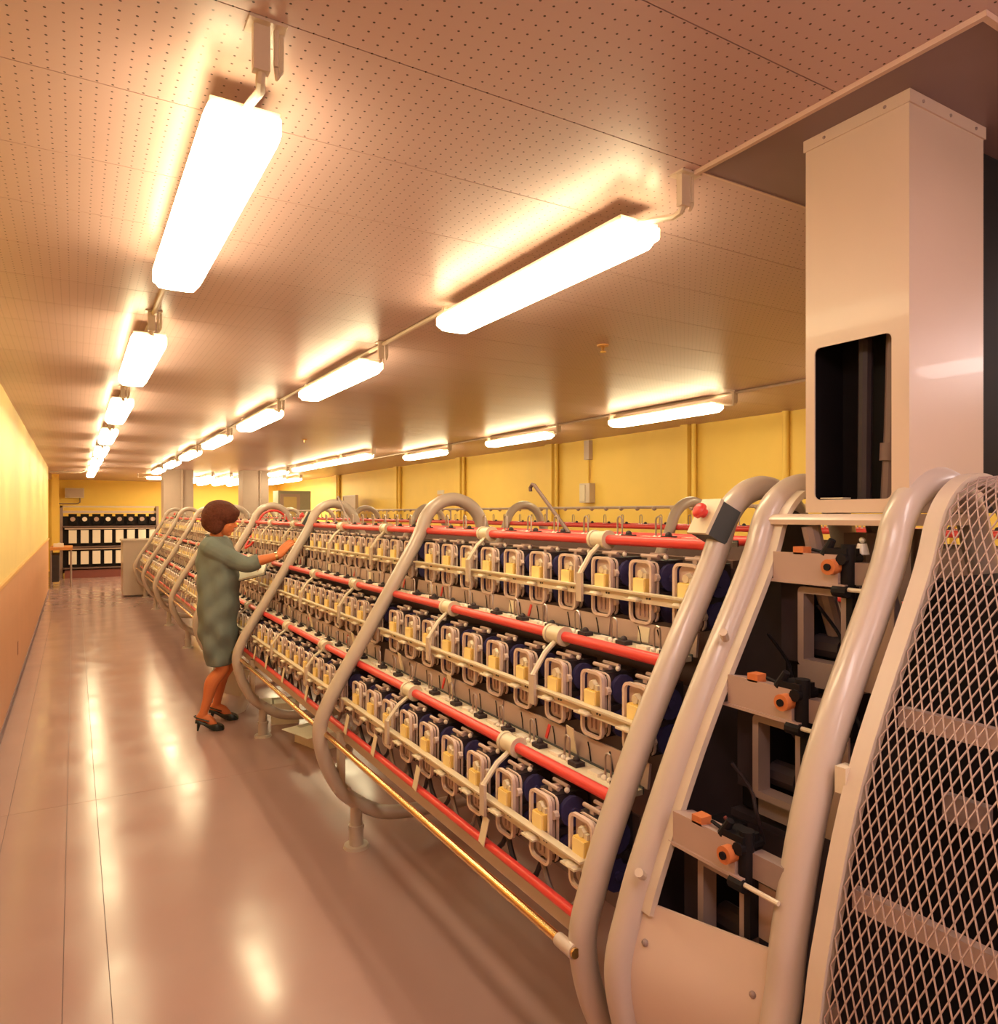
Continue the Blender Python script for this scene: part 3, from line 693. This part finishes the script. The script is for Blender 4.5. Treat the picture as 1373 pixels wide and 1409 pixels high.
for cy, cz, sy, sz in ((wy0, wz0, 1, 1), (wy1, wz0, -1, 1), (wy0, wz1, 1, -1), (wy1, wz1, -1, -1)):   # rounded window corners
    poly = [(cy, cz)] + [(cy + sy * (r - r * math.cos(a)), cz + sz * (r - r * math.sin(a))) for a in [PI / 2 * k / 4 for k in range(5)]]
    K = len(poly); vs = [(DX0, *p) for p in poly] + [(DX0 + th, *p) for p in poly]
    side.add(vs, [tuple(range(K)), tuple(range(2 * K - 1, K - 1, -1))] + [(k, K + k, K + (k + 1) % K, (k + 1) % K) for k in range(K)])
dpart('window_sheet', side, 'duct')
dpart('top_flange', MB().box(DX0 - 0.004, DX0, DY0 - 0.004, DY1 + 0.004, DZ1 - 0.028, DZ1).box(DX0, DX1 + 0.004, DY0 - 0.004, DY0, DZ1 - 0.028, DZ1).box(DX1, DX1 + 0.004, DY0, DY1, DZ1 - 0.028, DZ1), 'duct')
for p in [(DX0 - 0.004, 0.94), (DX0 - 0.004, 1.09)]: dpart('rivet', MB().sphere((p[0], p[1], DZ1 - 0.015), 0.004, nu=8, nv=6), 'castiron')
for x in (1.60, 1.71, 1.82): dpart('rivet', MB().sphere((x, DY0 - 0.004, DZ1 - 0.015), 0.004, nu=8, nv=6), 'castiron')
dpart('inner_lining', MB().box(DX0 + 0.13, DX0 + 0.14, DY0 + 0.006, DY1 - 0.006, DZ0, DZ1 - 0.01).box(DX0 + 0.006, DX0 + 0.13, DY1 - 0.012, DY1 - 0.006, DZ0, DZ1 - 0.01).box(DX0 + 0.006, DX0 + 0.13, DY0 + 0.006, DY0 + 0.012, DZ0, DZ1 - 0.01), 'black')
dpart('inner_hose', MB().tube([(DX0 + 0.07, 1.035, 1.61), (DX0 + 0.07, 1.03, 2.1), (DX0 + 0.07, 1.03, 2.3)], 0.016, 10), 'dark')
dpart('inner_hose', MB().tube([(DX0 + 0.06, 0.965, 1.61), (DX0 + 0.06, 0.955, 1.8), (DX0 + 0.06, 0.945, 2.2)], 0.022, 10).cyl((DX0 + 0.06, 0.958, 1.72), (DX0 + 0.06, 0.956, 1.76), 0.03, n=12), 'brown')
dpart('paper_slip', MB().box(DX0 + 0.01, DX0 + 0.04, 1.05, 1.11, 1.634, 1.637), 'paper')
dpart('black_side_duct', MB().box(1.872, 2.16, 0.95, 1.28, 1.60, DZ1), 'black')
dpart('ceiling_plate', MB().box(1.445, 2.75, 0.69, 1.385, H - 0.0035, H - 0.0005), 'darkplate')
dpart('plate_trim', MB().box(1.433, 1.445, 0.678, 1.397, H - 0.012, H - 0.0005).box(1.445, 2.75, 0.678, 0.69, H - 0.012, H - 0.0005).box(1.445, 2.75, 1.385, 1.392, H - 0.006, H - 0.0005), 'ducttrim')

# ------------------------------------------------------------------ cross machine at the end of the aisle
t = thing('bobbin_machine', 'dark machine with rows of white bobbin cases across the aisle end', 'machine', (0.75, 20.6, 0))
def cp(name, mb, m): return mb.build(name, m, t, (-0.75, -20.6, 0))
cp('frame_body', MB().box(-0.25, 1.85, 20.75, 21.2, 0.12, 1.52), 'dark')
cp('base_plinth', MB().box(-0.2, 1.85, 20.5, 21.2, 0.0, 0.2), 'darkred')
cp('top_rail', MB().box(-0.3, 1.85, 20.6, 20.75, 1.60, 1.66), 'pillar'); cp('top_beam', MB().box(-0.3, 1.8, 20.55, 20.72, 1.74, 1.78), 'beige')
for zz in (1.28, 0.78, 0.26): cp('shelf_rail', MB().box(-0.25, 1.85, 20.45, 20.75, zz - 0.03, zz), 'brown')
for zz in (1.20, 0.70): cp('yarn_tray', MB().box(-0.2, 1.8, 20.5, 20.62, zz, zz + 0.03), 'frameplastic')
for xx in (-0.27, 1.86): cp('end_post', MB().box(xx - 0.03, xx + 0.03, 20.55, 21.2, 0, 1.78), 'castiron')
W1 = MB().box(-0.085, 0.085, -0.12, 0.05, -0.16, 0.16).mesh('bobbin_case', 'white')
W2 = MB().box(-0.09, 0.09, -0.08, 0.05, -0.13, 0.13).mesh('dark_head', 'black')
DISC = MB().cyl((0, -0.10, 0), (0, -0.08, 0), 0.055, n=16)
DA, DB = DISC.mesh('yarn_disc', 'white'), DISC.mesh('yarn_disc', 'mauve')
for k in range(8):
    xx = -0.03 + 0.255 * k
    link('bobbin_case', W1, t, (xx - 0.75, 20.62 - 20.6, 1.02)); link('bobbin_case', W1, t, (xx - 0.75, 0.02, 0.50))
    hd = link('dark_head', W2, t, (xx - 0.75, 0.05, 1.45)); link('yarn_disc', DA if k in (1, 3) else DB, hd)
# workbench and small wall box beside it
t = thing('workbench', 'small bench with orange wooden top at the aisle end', 'bench', (-0.33, 18.7, 0))
MB().box(-0.12, 0.30, -0.6, 0.6, 0.80, 0.86).build('bench_top', 'wood', t)
for xx in (-0.10, 0.27):
    for y2 in (-0.55, 0.55): MB().cyl((xx, y2, 0), (xx, y2, 0.80), 0.018, n=8).build('leg', 'castiron', t)
MB().box(-0.11, 0.05, -0.55, 0.55, 0.12, 0.70).build('side_panel', 'dark', t)
tag(MB().box(-0.09, 0.10, -0.15, 0.15, 0, 0.07).sphere((0.02, 0.18, 0.04), 0.06, 0.05, 0.04).build('parts_tray', 'white', loc=(-0.30, 18.6, 0.86)), 'pale parts tray lying on the orange bench top', 'tray')
t = thing('wall_cabinet', 'cream switch cabinet with bent conduit on the end wall', 'cabinet', (0.02, YF, 2.16))
MB().box(-0.24, 0.22, -0.16, -0.001, -0.14, 0.13).build('body', 'cream', t)
MB().box(-0.22, 0.20, -0.175, -0.16, -0.12, 0.11).build('door', 'pillar', t)
MB().tube([(0.12, -0.05, -0.14), (0.12, -0.05, -0.26), (0.06, -0.05, -0.30), (-0.55, -0.05, -0.30)], 0.016, 8).build('conduit', 'castiron', t)
tag(MB().tube([(-0.45, 17.6, 2.46), (-0.2, 17.6, 2.46), (0.1, 17.6, 2.46), (0.18, 17.6, 2.49), (0.2, 17.6, 2.515)], 0.02, 8).build('ceiling_pipe', 'beige'), 'short beige pipe bending up to the ceiling at aisle end', 'pipe')
# tall cabinet far right
t = thing('tall_cabinet', 'tall grey-green cabinet with glazed door behind the second machine', 'cabinet', (4.45, 17.2, 0))
MB().box(-0.38, 0.38, -0.25, 0.25, 0, 2.12).build('body', 'cabinet', t)
d = MB().box(-0.34, 0.12, -0.27, -0.25, 0.1, 2.05).build('door', 'pillar', t)
MB().box(-0.26, 0.04, -0.276, -0.27, 1.45, 1.98).build('window_pane', 'glass', d); MB().cyl((0.09, -0.29, 1.2), (0.09, -0.29, 1.35), 0.01, n=8).build('handle', 'castiron', d)

# ------------------------------------------------------------------ things on the floor by the machine
def blob(name, m, rx, ry, hh, loc, seed):
    rr = random.Random(seed); mb = MB(); nu, nv = 24, 12; ph = [rr.uniform(0, 6.28) for _ in range(6)]
    rings = []
    for i in range(nv + 1):
        u = i / nv; prof = (0.80 + 0.20 * math.sin(PI * min(1, u * 1.6))) * (1 - 0.62 * max(0, (u - 0.62) / 0.38) ** 2)
        rings.append([(rx * prof * math.cos(a) * (1 + 0.05 * math.sin(5 * a + ph[0] + 4 * u) + 0.03 * math.sin(11 * a + ph[1] - 6 * u)),
                       ry * prof * math.sin(a) * (1 + 0.05 * math.sin(4 * a + ph[2] + 5 * u) + 0.03 * math.sin(9 * a + ph[3])), hh * u + 0.012 * math.sin(3 * a + ph[4]) * u) for a in [2 * PI * k / nu for k in range(nu)]])
    vs = sum(rings, []); fs = [(i * nu + k, i * nu + (k + 1) % nu, (i + 1) * nu + (k + 1) % nu, (i + 1) * nu + k) for i in range(nv) for k in range(nu)]
    fs += [tuple(range(nu - 1, -1, -1)), tuple(range(nv * nu, (nv + 1) * nu))]
    return mb.add(vs, fs).build(name, m, loc=loc, angle=60)
t = thing('waste_sack', 'bulging white plastic sack on the floor behind the woman\'s legs', 'sack', (1.09, 6.10, 0))
b = blob('sack_body', 'bag', 0.135, 0.14, 0.33, (0, 0, 0), 4); b.parent = t
MB().box(-0.09, 0.07, -0.012, 0.012, -0.11, 0.10, Matrix.Rotation(0.35, 4, 'Y')).build('card_sheet', 'card', t, (0.02, -0.135, 0.27))
def open_box(name, label, loc, rz, sx, sy, sz, m):
    t = thing(name, label, 'box', loc, rz)
    MB().box(-sx, sx, -sy, sy, 0, 0.004).build('bottom', m, t)
    for a in ((-sx, -sx + 0.004, -sy, sy), (sx - 0.004, sx, -sy, sy), (-sx, sx, -sy, -sy + 0.004), (-sx, sx, sy - 0.004, sy)): MB().box(*a, 0.004, sz).build('side', m, t)
    MB().box(-sx - 0.10, -sx, -sy, sy, sz - 0.004, sz, ).build('flap', m, t)
    MB().box(-sx * 0.8, sx * 0.8, -sy * 0.8, sy * 0.8, sz - 0.03, sz - 0.012).build('paper_stack', 'card', t)
open_box('carton', 'white open carton with flap under the machine, close to the brass rail', (1.50, 4.95, 0), 0.3, 0.13, 0.16, 0.11, 'card')
open_box('carton', 'small white carton deep under the machine, beside the larger carton', (1.40, 5.62, 0), -0.2, 0.10, 0.10, 0.16, 'card')

# ------------------------------------------------------------------ the woman
PX, PY, FA = 0.93, 5.72, math.radians(-22)
F = Vector((math.cos(FA), math.sin(FA), 0)); Rr = Vector((F.y, -F.x, 0))     # facing, her right hand side
def W(f, r, z): return Vector((0, 0, z)) + F * f + Rr * r                      # local to (PX, PY, 0)
def L3(x, y, z): return Vector((x - PX, y - PY, z))
ROT = Matrix.Rotation(FA, 4, 'Z')
def remesh(mb, name, m, voxel, smooth_it=4, disp=None, parent=None):
    o = mb.build(name, m, parent)
    md = o.modifiers.new('r', 'REMESH'); md.mode = 'VOXEL'; md.voxel_size = voxel; md.use_smooth_shade = True
    s = o.modifiers.new('s', 'SMOOTH'); s.factor = 0.5; s.iterations = smooth_it
    dg = bpy.context.evaluated_depsgraph_get(); dg.update()
    me = bpy.data.meshes.new_from_object(o.evaluated_get(dg)); o.modifiers.clear(); o.data = me
    if not me.materials: me.materials.append(M[m])
    if disp:
        for v in me.vertices: v.co += disp(v.co)
    me.polygons.foreach_set('use_smooth', [True] * len(me.polygons))
    return o
def limb(mb, pts, rad, n=14):
    P = catmull([tuple(p) for p in pts], 5, False); Rd = [x[0] for x in catmull([(r,) for r in rad], 5, False)]
    mb.tube(P, 0, n, radii=Rd)
    for p, r in ((P[0], Rd[0]), (P[-1], Rd[-1])): mb.sphere(p, r * 0.98, nu=12, nv=8)
body = MB()
# head
HT = ROT @ Matrix.Rotation(math.radians(12), 4, 'Y')       # head bent forward a little
hc = W(0.030, 0, 1.555)
def Hd(f, r, z): return hc + (HT @ Vector((f, -r, z)))
body.sphere(hc, 0.092, 0.073, 0.105, 20, 14, HT)
body.sphere(Hd(0.035, 0, -0.045), 0.062, 0.056, 0.070, 16, 12, HT)
body.sphere(Hd(0.062, 0, -0.098), 0.026, 0.026, 0.020, 12, 8, HT)     # chin
body.sphere(Hd(0.060, 0.030, -0.035), 0.026, 0.024, 0.026, 12, 8, HT); body.sphere(Hd(0.060, -0.030, -0.035), 0.026, 0.024, 0.026, 12, 8, HT)
body.tube([Hd(0.084, 0, 0.012), Hd(0.100, 0, -0.012), Hd(0.112, 0, -0.032), Hd(0.096, 0, -0.040)], 0.009, 10, radii=[0.007, 0.009, 0.0105, 0.009])   # nose
body.sphere(Hd(0.088, 0, -0.062), 0.014, 0.022, 0.008, 12, 8, HT); body.sphere(Hd(0.085, 0, -0.074), 0.013, 0.019, 0.008, 12, 8, HT)          # lips
body.sphere(Hd(0.082, 0.030, 0.016), 0.012, 0.022, 0.008, 12, 8, HT); body.sphere(Hd(0.082, -0.030, 0.016), 0.012, 0.022, 0.008, 12, 8, HT)    # brow
for s in (1, -1): body.sphere(Hd(-0.005, 0.074 * s, -0.02), 0.018, 0.008, 0.030, 10, 8, HT)                                          # ears
limb(body, [W(-0.03, 0, 1.36), W(-0.012, 0, 1.43), W(0.012, 0, 1.49)], [0.056, 0.048, 0.048])
# torso core that carries neck, arms and legs (inside the smock)
limb(body, [W(-0.01, 0, 0.82), W(-0.01, 0, 1.0), W(0, 0, 1.2), W(-0.02, 0, 1.34)], [0.10, 0.10, 0.105, 0.07])
# right arm reaching into the machine
shR, elR, wrR = L3(0.865, 5.585, 1.345), L3(1.10, 5.52, 1.225), L3(1.318, 5.465, 1.283)
limb(body, [W(-0.01, 0.06, 1.33), shR, shR.lerp(elR, 0.5) + Vector((0, 0, -0.01)), elR, elR.lerp(wrR, 0.35), wrR], [0.06, 0.054, 0.046, 0.042, 0.041, 0.026])
def hand(mb, wrist, d, up, side, curl, spread=0.2, thumb_side=1):
    """palm plus five fingers; d finger direction, up back of hand, side towards thumb"""
    d = d.normalized(); side = (side - d * side.dot(d)).normalized(); up = d.cross(side).normalized() * thumb_side
    palm_end = wrist + d * 0.085
    for k in range(4):
        o = side * (0.030 - 0.020 * k)
        mb.tube([wrist + side * (0.014 - 0.010 * k), wrist + d * 0.045 + o * 0.9, palm_end + o], 0, 10, radii=[0.017, 0.0145, 0.0115])
        ln = (0.072, 0.080, 0.075, 0.060)[k]; p = palm_end + o; dd = d.copy(); pts = [p - d * 0.01]; pts.append(p)
        for j, fr in enumerate((0.45, 0.32, 0.23)):
            dd = (dd * math.cos(curl[j]) - up * math.sin(curl[j])).normalized(); p = p + dd * ln * fr + side * 0.004 * (1.5 - k) * spread; pts.append(p)
        mb.tube(pts, 0, 8, radii=[0.0105, 0.0100, 0.0090, 0.0080, 0.0068]); mb.sphere(pts[-1], 0.0068, nu=8, nv=6)
    tp = [wrist + d * 0.012 + side * 0.018, wrist + d * 0.04 + side * 0.042 - up * 0.006, wrist + d * 0.068 + side * 0.052 - up * 0.014, wrist + d * 0.092 + side * 0.050 - up * 0.020]
    mb.tube(tp, 0, 8, radii=[0.015, 0.0125, 0.0105, 0.0080]); mb.sphere(tp[-1], 0.008, nu=8, nv=6)
hand(body, wrR, L3(1.385, 5.45, 1.375) - wrR, Vector((-1, 0, 1)), Vector((-0.3, 0.6, 0.2)), (0.25, 0.45, 0.4))
# left arm bent, holding the pad
shL, elL, wrL = W(-0.005, -0.165, 1.345), W(0.01, -0.235, 1.085), W(0.165, -0.10, 1.135)
limb(body, [W(-0.01, -0.06, 1.33), shL, shL.lerp(elL, 0.5), elL, elL.lerp(wrL, 0.4), wrL], [0.06, 0.054, 0.046, 0.042, 0.040, 0.026])
hand(body, wrL, F * 1.0 + Rr * 0.25 + Vector((0, 0, 0.10)), Vector((0, 0, 1)), Vector((0, 0, 0.8)) - Rr * 0.3, (0.5, 0.6, 0.4), thumb_side=-1)
# legs
def leg(hip, knee, ankle, toe):
    limb(body, [hip, hip.lerp(knee, 0.5), knee], [0.085, 0.072, 0.052])
    d = (toe - ankle); d.z = 0; d.normalize()
    calf = knee.lerp(ankle, 0.36) - d * 0.018
    limb(body, [knee + Vector((0, 0, 0.02)), knee - Vector((0, 0, 0.05)), calf, knee.lerp(ankle, 0.72) - d * 0.006, ankle], [0.052, 0.047, 0.053, 0.036, 0.030])
    heel = ankle - d * 0.028 - Vector((0, 0, 0.030))
    limb(body, [ankle, heel], [0.031, 0.026])
    ball = toe - d * 0.065; ball.z = 0.026
    limb(body, [heel, ankle.lerp(ball, 0.45) + Vector((0, 0, 0.004)), ball], [0.026, 0.031, 0.024]); limb(body, [ball, toe - d * 0.015], [0.024, 0.014])
    return d, heel, ball
def foot_from(heel_xy, toe_xy):
    h = L3(*heel_xy, 0); t = L3(*toe_xy, 0); d = (t - h).normalized()
    toe = t.copy(); toe.z = 0.018
    ank = h + d * 0.050; ank.z = 0.125
    return ank, toe, d, h
ankR, toeR, dR, hR = foot_from((0.770, 5.680), (0.955, 5.610))
ankL, toeL, dL, hL = foot_from((0.905, 5.930), (1.095, 5.830))
leg(W(-0.02, 0.08, 0.86), W(0.045, 0.085, 0.485), ankR, toeR)
leg(W(-0.02, -0.08, 0.86), W(0.055, -0.085, 0.485), ankL, toeL)
person = remesh(body, 'person', 'skin', 0.0045, 3)
person.location = (PX, PY, 0)
tag(person, 'woman in grey-green smock reaching into the machine with a white pad', 'person')
# face details
for s in (1, -1):
    MB().sphere(Hd(0.081, 0.029 * s, -0.004), 0.008, 0.013, 0.0055, 10, 8, HT).build('eye', 'eye', person)
    MB().tube([Hd(0.090, 0.012 * s, 0.021), Hd(0.091, 0.030 * s, 0.027), Hd(0.078, 0.048 * s, 0.020)], 0.0032, 6).build('eyebrow', 'hair', person)
MB().sphere(Hd(0.0945, 0, -0.062), 0.010, 0.019, 0.005, 12, 8, HT).sphere(Hd(0.092, 0, -0.073), 0.009, 0.016, 0.005, 12, 8, HT).build('lips', 'lip', person)
# bouffant hair
hair = MB()
hair.sphere(hc + (HT @ Vector((-0.018, 0, 0.042))), 0.128, 0.118, 0.100, 24, 16, HT)
hair.sphere(hc + (HT @ Vector((-0.060, 0, -0.020))), 0.088, 0.104, 0.098, 20, 14, HT)
hair.sphere(hc + (HT @ Vector((-0.045, 0, 0.012))), 0.108, 0.116, 0.112, 24, 16, HT)
for s in (1, -1): hair.sphere(hc + (HT @ Vector((-0.022, 0.062 * s, -0.035))), 0.062, 0.042, 0.088, 16, 12, HT)
hair.sphere(hc + (HT @ Vector((0.055, 0, 0.062))), 0.062, 0.092, 0.045, 16, 12, HT)
def hairdisp(c):
    return Vector((math.sin(c.z * 160 + c.x * 90), math.sin(c.z * 130 + c.y * 120), 0)) * 0.0008
remesh(hair, 'hair', 'hair', 0.006, 22, hairdisp, person)
# smock
sm = MB(); nu = 40
secs = [(1.425, 0.060, 0.075, -0.022), (1.400, 0.082, 0.110, -0.022), (1.375, 0.100, 0.160, -0.020), (1.33, 0.122, 0.190, -0.012), (1.25, 0.142, 0.195, 0.0), (1.15, 0.142, 0.188, 0.004),
        (1.02, 0.138, 0.185, 0.000), (0.90, 0.138, 0.188, -0.002), (0.78, 0.134, 0.188, 0.0), (0.66, 0.124, 0.180, 0.006), (0.55, 0.110, 0.168, 0.012), (0.475, 0.098, 0.158, 0.016)]
sec2 = catmull([tuple(s) for s in secs], 4, False); vs = []
for z, a, b, o in sec2:
    u = (1.4 - z) / 0.95
    for k in range(nu):
        an = 2 * PI * k / nu
        wr = 1 + u * (0.030 * math.sin(3 * an + 0.6 + 1.2 * z) + 0.022 * math.sin(7 * an + 9 * z) + 0.014 * math.sin(11 * an - 14 * z))
        ca, sa = math.cos(an), math.sin(an); e = 0.85
        vs.append(W(o + a * wr * abs(ca) ** e * (1 if ca > 0 else -1), b * wr * abs(sa) ** e * (1 if sa > 0 else -1), z))
N_ = len(sec2)
fs = [(i * nu + k, i * nu + (k + 1) % nu, (i + 1) * nu + (k + 1) % nu, (i + 1) * nu + k) for i in range(N_ - 1) for k in range(nu)]
fs += [tuple(range(nu - 1, -1, -1)), tuple(range((N_ - 1) * nu, N_ * nu))]
sm.add(vs, fs)
cuffR = elR.lerp(wrR, 0.40); cuffL = elL.lerp(wrL, 0.30)
def sleeve(s, e, c, inner):
    P = catmull([tuple(inner), tuple(s), tuple(s.lerp(e, 0.5) + Vector((0, 0, -0.012))), tuple(e + Vector((0, 0, -0.006))), tuple(c)], 5, False)
    sm.tube(P, 0, 16, radii=[x[0] for x in catmull([(0.075,), (0.080,), (0.068,), (0.060,), (0.056,)], 5, False)])
sleeve(shR, elR, cuffR, W(-0.015, 0.07, 1.33)); sleeve(shL, elL, cuffL, W(-0.015, -0.07, 1.33))
def cloth_disp(c):
    k = math.sin(16 * c.z + 30 * c.x - 14 * c.y + 1.5 * math.sin(9 * c.z)) * 0.0080 + math.sin(34 * c.z - 26 * c.x + 20 * c.y) * 0.0055 + math.sin(75 * c.x + 22 * c.z) * 0.0018
    k *= smoothstep((1.36 - c.z) / 0.15)
    return Vector((c.x, c.y, 0)).normalized() * k
remesh(sm, 'smock', 'smock', 0.0075, 3, cloth_disp, person)
# collar seam, watch and shoes
MB().tube([W(-0.024 + 0.063 * math.cos(a), 0.077 * math.sin(a), 1.424 - 0.012 * math.cos(a)) for a in [2 * PI * k / 24 for k in range(24)]], 0.006, 6, closed=True).build('collar', 'smock', person)
wd = (wrR - elR).normalized(); wq = elR.lerp(wrR, 0.93)
MB().cyl(wq - wd * 0.009, wq + wd * 0.009, 0.0315, 0.030, 18).build('wrist_band', 'brass', person)
def shoe(ank, toe, d, h):
    side = Vector((-d.y, d.x, 0)); sh = MB(); L = (toe - h); L.z = 0; ln = L.length
    # sole and upper: loft along the foot
    st = [(0.0, 0.062, 0.026, 0.085), (0.12, 0.060, 0.030, 0.082), (0.30, 0.045, 0.029, 0.064), (0.5, 0.020, 0.033, 0.050), (0.70, 0.004, 0.040, 0.050), (0.86, 0.002, 0.034, 0.042), (0.96, 0.002, 0.022, 0.030), (1.0, 0.004, 0.010, 0.018)]
    vs = []
    for u, zb, hw, zt in catmull([tuple(s) for s in st], 3, False):
        c = h + d * (ln * u)
        vs += [c + side * hw + Vector((0, 0, zb)), c + side * hw * 1.04 + Vector((0, 0, (zb + zt) / 2)), c + side * hw * 0.80 + Vector((0, 0, zt)), c - side * hw * 0.80 + Vector((0, 0, zt)), c - side * hw * 1.04 + Vector((0, 0, (zb + zt) / 2)), c - side * hw + Vector((0, 0, zb))]
    n = len(vs) // 6
    fs = [(i * 6 + k, i * 6 + (k + 1) % 6, i * 6 + 6 + (k + 1) % 6, i * 6 + 6 + k) for i in range(n - 1) for k in range(6)] + [tuple(range(5, -1, -1)), tuple(range((n - 1) * 6, n * 6))]
    # the upper is open over the instep: keep the loft low there
    sh.add(vs, fs)
    o = sh.build('shoe', 'shoe', person, angle=50)
    MB().cyl(h + d * 0.022 + Vector((0, 0, 0.066)), h + d * 0.012, 0.017, 0.006, 10).build('heel', 'shoe', o)
    bk = [h + side * 0.033 + d * 0.10 + Vector((0, 0, 0.075)), h + side * 0.032 + d * 0.02 + Vector((0, 0, 0.10)), h - d * 0.012 + Vector((0, 0, 0.108)), h - side * 0.032 + d * 0.02 + Vector((0, 0, 0.10)), h - side * 0.033 + d * 0.10 + Vector((0, 0, 0.075))]
    MB().tube(catmull([tuple(p) for p in bk], 4, False), 0.005, 6).build('heel_strap', 'shoe', o)
shoe(ankR, toeR, dR, hR); shoe(ankL, toeL, dL, hL)
# the pad in her left hand
t = thing('paper_pad', 'white paper pad held in front of the woman under her arm', 'pad', Vector((PX, PY, 0)) + W(0.232, -0.045, 1.152))
mtx = Matrix.Rotation(FA - 0.1, 4, 'Z') @ Matrix.Rotation(math.radians(-14), 4, 'Y') @ Matrix.Rotation(math.radians(26), 4, 'X')
MB().box(-0.105, 0.105, -0.075, 0.075, -0.010, 0.004, mtx).build('sheets', 'card', t)
MB().box(-0.112, 0.112, -0.080, 0.080, -0.014, -0.0105, mtx).build('backing_board', 'greybox', t)
